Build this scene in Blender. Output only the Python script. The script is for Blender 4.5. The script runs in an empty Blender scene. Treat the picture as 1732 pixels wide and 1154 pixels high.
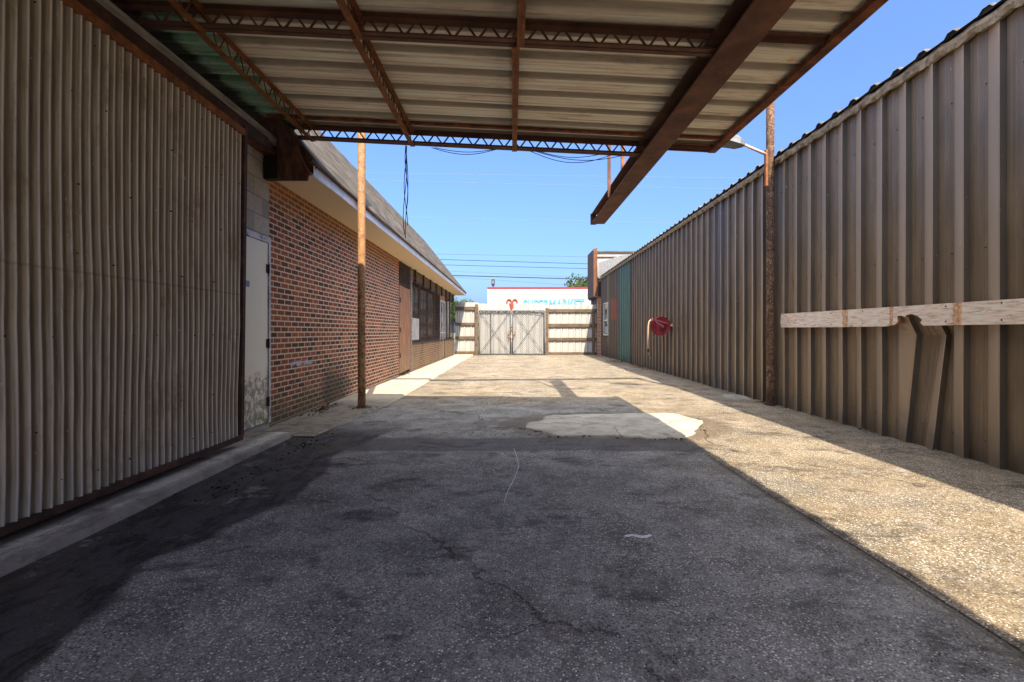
import bpy, math, random
from mathutils import Vector, noise as mnoise
random.seed(7)
S = bpy.context.scene
COL = S.collection
R = math.radians
# ------------------------------------------------------------------ camera
CAMZ = 1.15; F = 866.0; CX = 866.0; HY = 562.0
cd = bpy.data.cameras.new('camera'); cam = bpy.data.objects.new('camera', cd); COL.objects.link(cam)
cam.location = (0, 0, CAMZ); cam.rotation_euler = (R(90), 0, 0)
cd.sensor_width = 36; cd.lens = 18.0; cd.shift_y = -15/1732; cd.clip_end = 3000; cd.clip_start = .05
S.camera = cam
# ------------------------------------------------------------------ sky and sun
SUN = Vector((.18, -.85, 1.0)).normalized()            # towards the sun
W = bpy.data.worlds.new('World'); S.world = W; W.use_nodes = True
wn = W.node_tree; bg = wn.nodes['Background']
sky = wn.nodes.new('ShaderNodeTexSky'); sky.sky_type = 'NISHITA'; sky.sun_disc = False
sky.sun_elevation = math.asin(SUN.z); sky.sun_rotation = math.atan2(SUN.x, SUN.y)
sky.air_density = .75; sky.dust_density = 2.6; sky.ozone_density = 5.0; sky.altitude = 0
gn = wn.nodes.new('ShaderNodeGamma'); gn.inputs[1].default_value = 1.15
tc = wn.nodes.new('ShaderNodeTexCoord'); sx_ = wn.nodes.new('ShaderNodeSeparateXYZ'); mr = wn.nodes.new('ShaderNodeMapRange')
wn.links.new(tc.outputs['Generated'], sx_.inputs[0]); wn.links.new(sx_.outputs[2], mr.inputs[0])
mr.inputs[1].default_value = 0; mr.inputs[2].default_value = 1; mr.inputs[3].default_value = .50; mr.inputs[4].default_value = 1.6
tn = wn.nodes.new('ShaderNodeVectorMath'); tn.operation = 'SCALE'; tn2 = wn.nodes.new('ShaderNodeVectorMath'); tn2.operation = 'MULTIPLY'; tn2.inputs[1].default_value = (.88, .915, 1.0)
wn.links.new(sky.outputs[0], gn.inputs[0]); wn.links.new(gn.outputs[0], tn2.inputs[0]); wn.links.new(tn2.outputs[0], tn.inputs[0]); wn.links.new(mr.outputs[0], tn.inputs[3]); 
m2 = wn.nodes.new('ShaderNodeMapRange'); m2.inputs[1].default_value = .50; m2.inputs[2].default_value = .85; wn.links.new(sx_.outputs[2], m2.inputs[0])      # added pale veil overhead, out of view, to neutralise the fill light
m3 = wn.nodes.new('ShaderNodeMix'); m3.data_type = 'RGBA'; wn.links.new(m2.outputs[0], m3.inputs[0]); wn.links.new(tn.outputs[0], m3.inputs[6]); m3.inputs[7].default_value = (7.2, 7.0, 6.5, 1)
wn.links.new(m3.outputs[2], bg.inputs[0]); bg.inputs[1].default_value = .082
sd = bpy.data.lights.new('sun', 'SUN'); sd.energy = 2.5; sd.angle = R(.5); sd.color = (1, .85, .63)
so = bpy.data.objects.new('sun', sd); COL.objects.link(so); so.location = (5, -20, 25)
so.rotation_euler = SUN.to_track_quat('Z', 'Y').to_euler()
S.view_settings.view_transform = 'Standard'; S.view_settings.look = 'None'
S.view_settings.exposure = 2.15; S.view_settings.gamma = 1
S.render.engine = 'CYCLES'

def P(px, py, y):            # photograph pixel at distance y -> point
    return ((px-CX)*y/F, y, CAMZ+(HY-py)*y/F)
def gx(px, py, z=0):         # pixel on the ground
    y = F*(CAMZ-z)/(py-HY); return ((px-CX)*y/F, y)

# ------------------------------------------------------------------ materials
GAIN = {'flaking_rust_pipe': 1.0, 'weathered_corrugated_sheet': 2.4, 'galvanised_roof_deck': 2.1, 'bronze_wall_panel': 1.35, 'teal_wall_panel': 1.1, 'red_brown_brick': 1.7, 'stained_tan_brick': 1.2, 'concrete_block': 1.7, 'slab_concrete': 2.1, 'weathered_grey_board': 2.0, 'dark_rust_steel': 1.8, 'rust_steel': 1.3, 'red_oxide_steel': 1.25, 'vinyl_soffit': 1.45, 'asphalt_shingle': .48, 'white_market_wall': .54, 'white_fence_panel': .52, 'cream_steel_door': 1.5, 'weathered_fence_timber': .45, 'galvanised_steel': .7, 'red_roof_trim': .6, 'peeling_white_board': 1.5, 'street_asphalt': .8}
class G:
    def __init__(s, name):
        s.m = bpy.data.materials.new(name); s.m.use_nodes = True
        s.t = s.m.node_tree; s.b = s.t.nodes['Principled BSDF']
    def put(s, sock, v):
        if isinstance(v, bpy.types.NodeSocket): s.t.links.new(v, sock)
        elif isinstance(v, (tuple, list)):
            sock.default_value = tuple(v)+(1,) if len(v) == 3 and len(sock.default_value) == 4 else tuple(v)
        else: sock.default_value = v
    def pos(s):
        return s.t.nodes.new('ShaderNodeNewGeometry').outputs['Position']
    def sep(s, v):
        n = s.t.nodes.new('ShaderNodeSeparateXYZ'); s.put(n.inputs[0], v); return n.outputs
    def comb(s, x, y, z):
        n = s.t.nodes.new('ShaderNodeCombineXYZ')
        for i, v in enumerate((x, y, z)): s.put(n.inputs[i], v)
        return n.outputs[0]
    def vm(s, v, k):
        n = s.t.nodes.new('ShaderNodeVectorMath'); n.operation = 'MULTIPLY'; s.put(n.inputs[0], v); s.put(n.inputs[1], k); return n.outputs[0]
    def m_(s, op, a, b=0.0, c=0.0, clamp=False):
        n = s.t.nodes.new('ShaderNodeMath'); n.operation = op; n.use_clamp = clamp
        s.put(n.inputs[0], a); s.put(n.inputs[1], b); s.put(n.inputs[2], c); return n.outputs[0]
    def noise(s, v, scale, detail=4, rough=.55, dist=0.0):
        n = s.t.nodes.new('ShaderNodeTexNoise'); s.put(n.inputs['Vector'], v)
        n.inputs['Scale'].default_value = scale; n.inputs['Detail'].default_value = detail
        n.inputs['Roughness'].default_value = rough; n.inputs['Distortion'].default_value = dist
        return n.outputs['Fac']
    def voro(s, v, scale, feature='F1', rand=1.0):
        n = s.t.nodes.new('ShaderNodeTexVoronoi'); n.feature = feature; s.put(n.inputs['Vector'], v)
        n.inputs['Scale'].default_value = scale; n.inputs['Randomness'].default_value = rand; return n.outputs
    def brick(s, v, w, h, mort, c1, c2, cm, off=.5, smooth=.1):
        n = s.t.nodes.new('ShaderNodeTexBrick'); s.put(n.inputs['Vector'], v); n.offset = off
        s.put(n.inputs['Color1'], c1); s.put(n.inputs['Color2'], c2); s.put(n.inputs['Mortar'], cm)
        n.inputs['Scale'].default_value = 1; n.inputs['Mortar Size'].default_value = mort
        n.inputs['Mortar Smooth'].default_value = smooth
        n.inputs['Brick Width'].default_value = w; n.inputs['Row Height'].default_value = h
        return n.outputs
    def ramp(s, f, stops, mode='LINEAR'):
        n = s.t.nodes.new('ShaderNodeValToRGB'); s.put(n.inputs[0], f); r = n.color_ramp; r.interpolation = mode
        while len(r.elements) < len(stops): r.elements.new(.5)
        for e, (p, c) in zip(r.elements, stops):
            e.position = p; e.color = tuple(c)+(1,) if not isinstance(c, (int, float)) else (c, c, c, 1)
        return n.outputs[0]
    def step(s, v, a, b):    # smooth 0..1 from a to b
        n = s.t.nodes.new('ShaderNodeMapRange'); n.interpolation_type = 'SMOOTHSTEP'
        s.put(n.inputs['Value'], v); n.inputs['From Min'].default_value = a; n.inputs['From Max'].default_value = b
        return n.outputs[0]
    def mix(s, f, a, b, mode='MIX'):
        n = s.t.nodes.new('ShaderNodeMix'); n.data_type = 'RGBA'; n.blend_type = mode
        s.put(n.inputs[0], f); s.put(n.inputs[6], a); s.put(n.inputs[7], b); return n.outputs[2]
    def bump(s, h, strength=.5, dist=.01, prev=None):
        n = s.t.nodes.new('ShaderNodeBump'); s.put(n.inputs['Height'], h)
        n.inputs['Strength'].default_value = strength; n.inputs['Distance'].default_value = dist
        if prev is not None: s.t.links.new(prev, n.inputs['Normal'])
        return n.outputs[0]
    def done(s, color, rough=.8, metal=0.0, normal=None, spec=.4):
        k = GAIN.get(s.m.name, 1.0)
        if k != 1.0:
            color = s.vm(color, (k, k, k)); mn = s.t.nodes.new('ShaderNodeVectorMath'); mn.operation = 'MINIMUM'
            s.put(mn.inputs[0], color); mn.inputs[1].default_value = (.85, .85, .85); color = mn.outputs[0]
        s.put(s.b.inputs['Base Color'], color); s.put(s.b.inputs['Roughness'], rough); s.put(s.b.inputs['Metallic'], metal)
        s.put(s.b.inputs['Specular IOR Level'], spec)
        if normal is not None: s.t.links.new(normal, s.b.inputs['Normal'])
        return s.m

def mottled(name, stops, scale=6, rough=.8, metal=0, stretch=(1, 1, 1), bump=.3, bd=.003, detail=8, fine=60, finek=.25, nr=.62):
    g = G(name); p = g.vm(g.pos(), stretch)
    n = g.noise(p, scale, detail, nr, .3); c = g.ramp(n, stops)
    f = g.noise(p, fine, 3, .6)
    c = g.mix(g.m_('MULTIPLY', g.step(f, .35, .7), finek), c, (.03, .025, .02))
    return g.done(c, rough, metal, g.bump(g.m_('ADD', n, g.m_('MULTIPLY', f, .4)), bump, bd))

M = {}
M['rust'] = mottled('rust_steel', [(.25, (.035, .012, .008)), (.45, (.10, .032, .016)), (.6, (.20, .065, .022)), (.8, (.36, .14, .05))], 7)
M['rust_orange'] = mottled('orange_rust_steel', [(.25, (.06, .022, .01)), (.45, (.22, .075, .022)), (.65, (.36, .13, .035)), (.85, (.42, .24, .12))], 9)
M['red_oxide'] = mottled('red_oxide_steel', [(.25, (.045, .020, .014)), (.5, (.105, .044, .027)), (.7, (.18, .075, .038)), (.85, (.15, .10, .085))], 4, bump=.15)
M['plate_rust'] = mottled('streaked_rust_plate', [(.3, (.03, .014, .009)), (.5, (.10, .04, .022)), (.7, (.20, .09, .045))], 9, stretch=(2, 2, .7))
M['dark_rust'] = mottled('dark_rust_steel', [(.3, (.012, .007, .006)), (.55, (.04, .018, .012)), (.8, (.11, .045, .02))], 8)
M['black'] = mottled('matte_black', [(.3, (.008, .007, .007)), (.8, (.025, .02, .017))], 8)  # near-black fill, also standing in for the darkness of gaps and voids
M['grey_wood'] = mottled('weathered_grey_board', [(.25, (.05, .045, .04)), (.5, (.17, .16, .15)), (.75, (.30, .28, .26))], 5, stretch=(3, .6, 6))
M['fence_wood'] = mottled('weathered_fence_timber', [(.25, (.10, .06, .035)), (.5, (.25, .17, .10)), (.75, (.38, .28, .19))], 3, stretch=(1, 1, 4))
M['galv'] = mottled('galvanised_steel', [(.3, (.20, .21, .21)), (.6, (.33, .34, .34)), (.8, (.42, .43, .43))], 12, rough=.5, metal=.4, finek=.1)
M['grey_pipe'] = mottled('grey_pipe', [(.3, (.045, .045, .045)), (.6, (.12, .12, .125))], 12, finek=.2)
M['white_paint'] = mottled('white_painted_metal', [(.25, (.52, .51, .48)), (.6, (.74, .73, .70))], 3, rough=.55, bump=.05, finek=.06)
M['cream_door'] = None
M['wire'] = mottled('black_cable', [(.3, (.01, .01, .012)), (.7, (.03, .03, .035))], 8, finek=0)
M['pale_wire'] = mottled('pale_cable', [(.3, (.16, .20, .26)), (.7, (.22, .26, .32))], 8, finek=0)
M['red_metal'] = mottled('worn_red_enamel', [(.3, (.12, .008, .012)), (.6, (.26, .016, .026)), (.8, (.33, .05, .06))], 9, rough=.45, finek=.2)
M['pink_hose'] = mottled('faded_pink_rubber', [(.3, (.50, .30, .22)), (.7, (.68, .46, .36))], 9, finek=.1)
M['brass'] = mottled('dull_brass', [(.3, (.30, .22, .12)), (.7, (.62, .56, .45))], 20, rough=.5, metal=.3)
M['glass'] = mottled('dark_dusty_glass', [(.3, (.012, .014, .018)), (.7, (.04, .045, .05))], 2, rough=.15, finek=0, bump=0)
M['frame_alu'] = mottled('pale_aluminium', [(.3, (.42, .42, .41)), (.7, (.58, .58, .57))], 6, rough=.5)
M['leaf'] = mottled('tree_leaves', [(.3, (.02, .045, .012)), (.6, (.06, .11, .025)), (.8, (.11, .15, .04))], 1.5, finek=.1, bump=0)
M['bark'] = mottled('tree_bark', [(.3, (.05, .035, .025)), (.7, (.13, .10, .07))], 8)
M['dry_leaf'] = mottled('dead_leaves', [(.3, (.04, .025, .015)), (.6, (.16, .10, .05)), (.8, (.30, .21, .12))], 30, finek=0)
M['chip'] = mottled('broken_concrete', [(.3, (.22, .21, .20)), (.7, (.50, .48, .45))], 20)
M['teal_sign'] = mottled('teal_sign_paint', [(.3, (.08, .25, .31)), (.7, (.11, .31, .38))], 2, finek=0)
M['red_sign'] = mottled('red_sign_paint', [(.3, (.30, .04, .02)), (.7, (.40, .07, .035))], 2, finek=0)
M['red_trim'] = mottled('red_roof_trim', [(.3, (.45, .02, .03)), (.7, (.55, .04, .05))], 2, finek=0)
M['market_wall'] = mottled('white_market_wall', [(.3, (.72, .70, .66)), (.7, (.80, .79, .76))], .6, finek=0, bump=0)
M['line_grey'] = mottled('grey_panel_joint', [(.3, (.30, .30, .30)), (.7, (.36, .36, .36))], 2, finek=0)
M['canopy_brown'] = mottled('brown_fascia_metal', [(.3, (.09, .06, .05)), (.7, (.14, .10, .08))], 2, finek=.1)
M['canopy_rust'] = mottled('rust_orange_fascia', [(.3, (.10, .04, .02)), (.7, (.18, .075, .035))], 3, finek=.1)

def pole_mat(name, base, zsplit=None):
    g = G(name); p = g.pos(); n = g.noise(p, 14, 6, .65); f = g.noise(p, 75, 4, .6)
    c = g.ramp(n, base)
    sp = g.step(f, .60, .66)
    c = g.mix(g.m_('MULTIPLY', sp, .9), c, (.62, .55, .46))
    dk = g.m_('MULTIPLY', g.step(g.noise(g.vm(p, (1, 1, .7)), 38, 5, .7), .50, .58), g.step(g.sep(p)[2], 2.3, 1.5) if name.startswith('peel') else .9)  # tan pole only: carport shade on the lower part, painted as dark flecks
    c = g.mix(g.m_('MULTIPLY', dk, .8), c, (.035, .015, .012))
    return g.done(c, .85, 0, g.bump(g.m_('ADD', f, n), .6, .006))
M['pole_tan'] = pole_mat('peeling_tan_paint', [(.25, (.16, .06, .03)), (.45, (.31, .165, .075)), (.7, (.40, .23, .11))])
M['pole_dark'] = pole_mat('flaking_rust_pipe', [(.3, (.04, .018, .012)), (.5, (.13, .065, .03)), (.7, (.24, .16, .09))])

# brick
def brick_mat(name, tint=0.0):
    g = G(name); p = g.pos(); o = g.sep(p)
    u = g.m_('ADD', o[1], o[0]); v = g.comb(u, o[2], 0.0)
    b = g.brick(v, .2032, .0677, .0095, (0, 0, 0), (1, 1, 1), (0, 0, 0), smooth=.15)
    c = g.ramp(b['Color'], [(0, (.055, .030, .021)), (.22, (.085, .036, .023)), (.38, (.15, .048, .026)), (.7, (.19, .055, .026)), (1, (.25, .085, .034))])
    n = g.noise(p, 25, 5, .6); c = g.mix(.2, c, g.ramp(n, [(.3, (.03, .02, .018)), (.7, (.30, .12, .07))]), 'OVERLAY')
    mort = g.mix(g.noise(p, 5, 3), (.31, .25, .175), (.45, .37, .275))
    c = g.mix(b['Fac'], c, mort)
    big = g.noise(p, 1.1, 5, .6, .4)
    # damp green algae near the base and rusty wash near the top of the wall
    lowm = g.m_('MULTIPLY', g.step(g.m_('ADD', o[2], g.m_('MULTIPLY', big, 1.3)), 1.35, .75), g.step(o[1], 9.5, 6.5))
    c = g.mix(g.m_('MULTIPLY', lowm, .72), c, (.045, .052, .030))
    soot = g.m_('MULTIPLY', g.step(g.m_('ADD', g.m_('ABSOLUTE', g.m_('SUBTRACT', o[1], 8.3)), g.m_('MULTIPLY', g.m_('SUBTRACT', big, .5), 3)), .9, .1), g.step(o[2], .9, .3))
    c = g.mix(g.m_('MULTIPLY', soot, .7), c, (.03, .028, .02))
    top = g.step(g.m_('ADD', o[2], g.m_('MULTIPLY', big, .5)), 2.75, 3.25)
    c = g.mix(g.m_('MULTIPLY', top, .55), c, (.22, .09, .02))
    rub = g.m_('MULTIPLY', g.m_('MULTIPLY', g.step(g.m_('ABSOLUTE', g.m_('SUBTRACT', o[2], .735)), .045, .02), g.step(g.m_('ABSOLUTE', g.m_('SUBTRACT', o[1], 6.95)), .42, .25)), g.step(g.noise(p, 9, 4), .42, .55))
    c = g.mix(g.m_('MULTIPLY', rub, .75), c, (.28, .30, .38))
    if tint: c = g.mix(g.m_('MULTIPLY', g.step(g.noise(g.vm(p, (1, 1, .5)), 2.2, 5), .35, .55), tint), c, (.27, .19, .10))
    h = g.m_('SUBTRACT', 1.0, b['Fac'])
    nb = g.bump(h, .8, .008); nb = g.bump(n, .3, .004, nb)
    return g.done(c, .88, 0, nb, .25)
M['brick'] = brick_mat('red_brown_brick'); M['brick_tan'] = brick_mat('stained_tan_brick', .8)

# concrete block
g = G('concrete_block'); p = g.pos(); o = g.sep(p); v = g.comb(g.m_('ADD', o[1], .06), g.m_('SUBTRACT', o[2], .03), 0.0)
b = g.brick(v, .4064, .2032, .006, (.22, .21, .19), (.36, .33, .29), (.17, .155, .14), smooth=.3)
n = g.noise(p, 40, 5, .7); c = g.mix(.5, b['Color'], g.ramp(n, [(.3, .12), (.7, .5)]), 'OVERLAY')
c = g.mix(g.m_('MULTIPLY', g.step(g.noise(p, 2.2, 4), .5, .7), .5), c, (.18, .16, .11))
M['block'] = g.done(c, .9, 0, g.bump(n, .4, .004, g.bump(g.m_('SUBTRACT', 1.0, b['Fac']), .6, .006)), .2)

# corrugated sliding door sheet
g = G('weathered_corrugated_sheet'); p = g.pos(); o = g.sep(p)
st = g.noise(g.vm(p, (9, 9, .5)), 3, 6, .65); c = g.ramp(st, [(.2, (.065, .055, .042)), (.45, (.15, .13, .10)), (.65, (.235, .21, .17)), (.85, (.36, .33, .29))])
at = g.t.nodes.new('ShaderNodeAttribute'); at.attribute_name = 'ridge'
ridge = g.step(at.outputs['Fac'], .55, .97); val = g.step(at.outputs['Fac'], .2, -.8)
c = g.mix(g.m_('MULTIPLY', ridge, .62), c, (.40, .38, .35)); c = g.mix(g.m_('MULTIPLY', val, .55), c, (.055, .042, .03))       # highlight on the ridges and shade in the valleys, painted in
c = g.mix(g.m_('MULTIPLY', g.step(g.noise(g.vm(p, (1, 1, .5)), 4, 8, .75), .50, .70), .65), c, (.10, .068, .04))
spots = g.step(g.noise(g.vm(p, (1, 1, .55)), 30, 4, .6), .68, .74); c = g.mix(g.m_('MULTIPLY', spots, .5), c, (.42, .41, .39))
lowg = g.step(g.m_('ADD', o[2], g.m_('MULTIPLY', st, .5)), .75, .3); c = g.mix(g.m_('MULTIPLY', lowg, .35), c, (.14, .18, .20))
sm = g.step(g.m_('ABSOLUTE', g.m_('SUBTRACT', g.m_('ADD', o[2], g.m_('MULTIPLY', st, .02)), 1.52)), .012, .004)
c = g.mix(g.m_('MULTIPLY', sm, .25), c, (.04, .03, .02))
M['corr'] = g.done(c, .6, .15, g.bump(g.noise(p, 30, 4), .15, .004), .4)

# bronze wall panels
def panel_mat(name, c0, c1, patch=False):
    g = G(name); p = g.pos(); o = g.sep(p)
    n = g.noise(g.vm(p, (1, 1, .25)), 4, 6, .6); c = g.mix(g.step(n, .3, .7), c0, c1)
    fine = g.noise(g.comb(0.0, g.m_('MULTIPLY', o[1], 60), g.m_('MULTIPLY', o[2], .12)), 1, 2, .5)
    c = g.mix(g.m_('MULTIPLY', g.step(fine, .5, .72), .30), c, tuple(min(1, k*1.6) for k in c1))
    pin = g.step(g.m_('ABSOLUTE', g.m_('SUBTRACT', g.m_('FRACT', g.m_('DIVIDE', o[1], .0172)), .5)), .12, .05)
    c = g.mix(g.m_('MULTIPLY', pin, .38), c, tuple(k*.35 for k in c0))
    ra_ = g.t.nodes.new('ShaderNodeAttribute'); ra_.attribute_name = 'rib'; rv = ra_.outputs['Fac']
    c = g.mix(g.m_('MULTIPLY', g.step(rv, .2, .8), .5), c, tuple(min(1, k*2.2) for k in c1))      # light on the ribs' far slope, painted paler
    c = g.mix(g.m_('MULTIPLY', g.step(rv, -.2, -.8), .68), c, (.022, .019, .016))                   # shade on the narrow return, put into the colour
    # grime rising from the ground, rust and dark streaks
    low = g.step(g.m_('ADD', o[2], g.m_('MULTIPLY', g.noise(g.vm(p, (1, 1, .4)), 3, 5, .65), .9)), .85, .3)
    c = g.mix(g.m_('MULTIPLY', low, .55), c, (.035, .03, .027))
    sc = g.step(g.noise(g.vm(p, (1, 5, 1.6)), 11, 6, .72), .685, .705); c = g.mix(g.m_('MULTIPLY', sc, .8), c, (.62, .60, .56))
    bl = g.m_('MULTIPLY', g.step(g.m_('ABSOLUTE', g.m_('SUBTRACT', o[1], 10.3)), .9, .1), g.step(g.noise(g.vm(p, (1, 1, .25)), 3, 5, .6), .42, .62))
    c = g.mix(g.m_('MULTIPLY', bl, .5), c, (.06, .065, .085))
    if patch:
        pm = g.m_('MULTIPLY', g.step(g.m_('ABSOLUTE', g.m_('SUBTRACT', g.m_('ADD', o[1], n), 22.3)), .85, .5), g.step(g.m_('ABSOLUTE', g.m_('SUBTRACT', g.m_('ADD', o[2], g.m_('MULTIPLY', n, .2)), 2.22)), .52, .36))
        c = g.mix(g.m_('MULTIPLY', pm, .85), c, (.20, .055, .03))
        yl = g.m_('MULTIPLY', g.step(g.m_('ABSOLUTE', g.m_('SUBTRACT', o[1], 23.15)), .35, .1), g.step(o[2], .3, .9))
        c = g.mix(g.m_('MULTIPLY', yl, .4), c, (.26, .22, .06))
    nb = g.bump(fine, .12, .003); nb = g.bump(g.noise(p, 4, 3), .25, .02, nb)
    return g.done(c, .42, .1, nb, .5)
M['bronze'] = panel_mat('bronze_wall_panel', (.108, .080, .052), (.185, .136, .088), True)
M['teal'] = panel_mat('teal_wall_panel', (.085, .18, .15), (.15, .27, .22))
g = G('white_fence_panel'); p = g.pos(); o = g.sep(p); n = g.noise(g.vm(p, (1, 1, .3)), 3, 5)
c = g.mix(n, (.60, .60, .57), (.76, .76, .73)); c = g.mix(g.m_('MULTIPLY', g.step(g.m_('ADD', o[2], n), .9, .4), .35), c, (.45, .43, .38))
M['white_panel'] = g.done(c, .6, 0, g.bump(n, .1, .01))

# carport deck
g = G('galvanised_roof_deck'); p = g.pos(); o = g.sep(p)
st = g.noise(g.vm(p, (.35, 7, 1)), 3, 7, .65); c = g.ramp(st, [(.2, (.16, .13, .10)), (.45, (.38, .325, .255)), (.65, (.50, .435, .35)), (.9, (.60, .54, .46))])
big = g.noise(g.vm(p, (.6, 2.5, 1)), 2.5, 6, .7); c = g.mix(g.m_('MULTIPLY', g.step(big, .5, .72), .6), c, (.13, .11, .085))
rp = g.m_('FRACT', g.m_('DIVIDE', g.m_('ADD', o[1], 20.0), .345)); rm = g.step(g.m_('ABSOLUTE', g.m_('SUBTRACT', rp, .5)), .22, .14)
c = g.mix(g.m_('MULTIPLY', rm, g.m_('ADD', .35, g.m_('MULTIPLY', g.step(st, .35, .65), .4))), c, (.085, .072, .055))       # darker along the ribs
gm = g.m_('MULTIPLY', g.step(g.m_('ADD', o[0], g.m_('MULTIPLY', g.noise(g.vm(p, (1, 3, 1)), 6, 5), .12)), -2.40, -2.48), 1.0)
c = g.mix(g.m_('MULTIPLY', gm, .8), c, g.mix(g.step(big, .4, .6), (.05, .13, .08), (.18, .36, .23)))
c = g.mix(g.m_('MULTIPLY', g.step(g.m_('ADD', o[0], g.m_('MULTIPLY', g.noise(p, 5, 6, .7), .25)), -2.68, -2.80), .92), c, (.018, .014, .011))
ye = g.m_('MULTIPLY', g.step(o[0], 2.1, 2.35), g.step(g.noise(p, 5, 4), .58, .66)); c = g.mix(g.m_('MULTIPLY', ye, .7), c, (.40, .22, .04)); c = g.mix(g.m_('MULTIPLY', g.step(o[0], 2.40, 2.45), .9), c, (.07, .035, .022))
M['deck'] = g.done(c, .7, .1, g.bump(st, .2, .004), .3)

# soffit, shingles, fascia
g = G('vinyl_soffit'); p = g.pos(); o = g.sep(p)
w = g.m_('FRACT', g.m_('MULTIPLY', o[1], 11.0)); gr = g.step(w, .82, .95)
c = g.mix(g.m_('MULTIPLY', gr, .5), (.50, .40, .27), (.20, .155, .10)); c = g.mix(g.m_('MULTIPLY', g.noise(p, 2, 4), .25), c, (.35, .27, .17))
M['soffit'] = g.done(c, .7, 0, g.bump(g.m_('SUBTRACT', 1.0, gr), .5, .006))
g = G('asphalt_shingle'); p = g.pos(); o = g.sep(p); sl = g.m_('MULTIPLY', o[2], 1.27)
b = g.brick(g.comb(o[1], sl, 0.0), .31, .14, .008, (0, 0, 0), (1, 1, 1), (0, 0, 0), smooth=.2)
c = g.ramp(b['Color'], [(0, (.12, .105, .09)), (.5, (.19, .17, .15)), (1, (.29, .26, .235))])
c = g.mix(.5, c, g.ramp(g.noise(p, 90, 3, .7), [(.3, .2), (.7, .8)]), 'OVERLAY')
c = g.mix(g.m_('MULTIPLY', g.step(g.noise(g.vm(p, (1, 1, .3)), 1.5, 5), .5, .7), .3), c, (.10, .095, .08))
c = g.mix(g.m_('MULTIPLY', b['Fac'], .8), c, (.03, .027, .025))
saw = g.m_('FRACT', g.m_('DIVIDE', sl, .14))
M['shingle'] = g.done(c, .95, 0, g.bump(g.m_('SUBTRACT', 1.0, saw), .7, .015), .1)
M['fascia'] = mottled('white_fascia_paint', [(.3, (.55, .56, .60)), (.6, (.74, .75, .78))], 4, rough=.5, finek=.05, bump=.1)

# cream steel door with mildew
g = G('cream_steel_door'); p = g.pos(); o = g.sep(p); n = g.noise(p, 4, 6, .65, .5)
c = g.mix(g.noise(p, 3, 3), (.56, .51, .42), (.64, .59, .50))
bl = g.m_('MULTIPLY', g.step(g.m_('ADD', o[2], g.m_('MULTIPLY', n, .75)), 1.12, .98), g.step(g.noise(p, 14, 5, .7), .40, .56))
c = g.mix(g.m_('MULTIPLY', bl, .8), c, (.10, .105, .085))
c = g.mix(g.m_('MULTIPLY', g.step(o[2], .5, .12), g.step(g.noise(p, 9, 5), .45, .6)), c, (.14, .16, .09))
M['cream_door'] = g.done(c, .5, 0, g.bump(n, .1, .01))
M['silver_frame'] = mottled('chipped_silver_frame', [(.3, (.06, .06, .065)), (.42, (.45, .45, .46)), (.7, (.66, .66, .67))], 9, rough=.4, finek=.2)
# plywood
g = G('weathered_plywood'); p = g.pos(); n = g.noise(g.vm(p, (1, 4, .6)), 4, 6, .65, .6)
c = g.ramp(n, [(.25, (.16, .06, .03)), (.5, (.36, .17, .08)), (.7, (.52, .30, .17)), (.85, (.55, .44, .34))])
o = g.sep(p); c = g.mix(g.m_('MULTIPLY', g.step(g.m_('ADD', o[2], n), 1.5, .8), .4), c, (.28, .22, .13))
M['ply'] = g.done(c, .8, 0, g.bump(n, .2, .004))
# peeling white board
g = G('peeling_white_board'); p = g.pos(); o = g.sep(p); n = g.noise(g.vm(p, (1, 1.2, 12)), 5, 7, .7)
c = g.ramp(n, [(.28, (.16, .11, .08)), (.40, (.48, .38, .31)), (.6, (.66, .56, .48)), (.8, (.74, .66, .58))])
for yy, hw in ((4.63, .045), (6.22, .05), (5.45, .025)):
    mk = g.m_('MULTIPLY', g.step(g.m_('ABSOLUTE', g.m_('SUBTRACT', g.m_('ADD', o[1], g.m_('MULTIPLY', g.m_('SUBTRACT', n, .5), .04)), yy)), hw+.01, hw-.005), .75)
    c = g.mix(mk, c, g.ramp(g.noise(p, 30, 4), [(.35, (.06, .03, .02)), (.5, (.42, .20, .07)), (.7, (.58, .36, .20))]))
c = g.mix(g.m_('MULTIPLY', g.step(g.noise(g.vm(p, (1, .7, 4)), 6, 7, .75), .56, .64), .6), c, (.13, .09, .07)); c = g.mix(g.m_('MULTIPLY', g.step(o[1], 7.2, 7.7), .35), c, (.2, .13, .09))
M['plank'] = g.done(c, .8, 0, g.bump(n, .4, .004))
M['broken_wood'] = mottled('splintered_wood', [(.3, (.30, .13, .05)), (.7, (.60, .34, .17))], 20)
M['tan_foam'] = mottled('weathered_closure_strip', [(.25, (.10, .075, .05)), (.5, (.30, .235, .155)), (.75, (.50, .41, .28))], 16, bump=.8, bd=.02)
M['slat'] = mottled('brown_louvre', [(.3, (.035, .022, .016)), (.6, (.10, .062, .042)), (.8, (.20, .13, .09))], 5, finek=.2)
M['window_board'] = mottled('pale_window_board', [(.3, (.42, .41, .37)), (.7, (.62, .61, .57))], 3)

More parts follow.
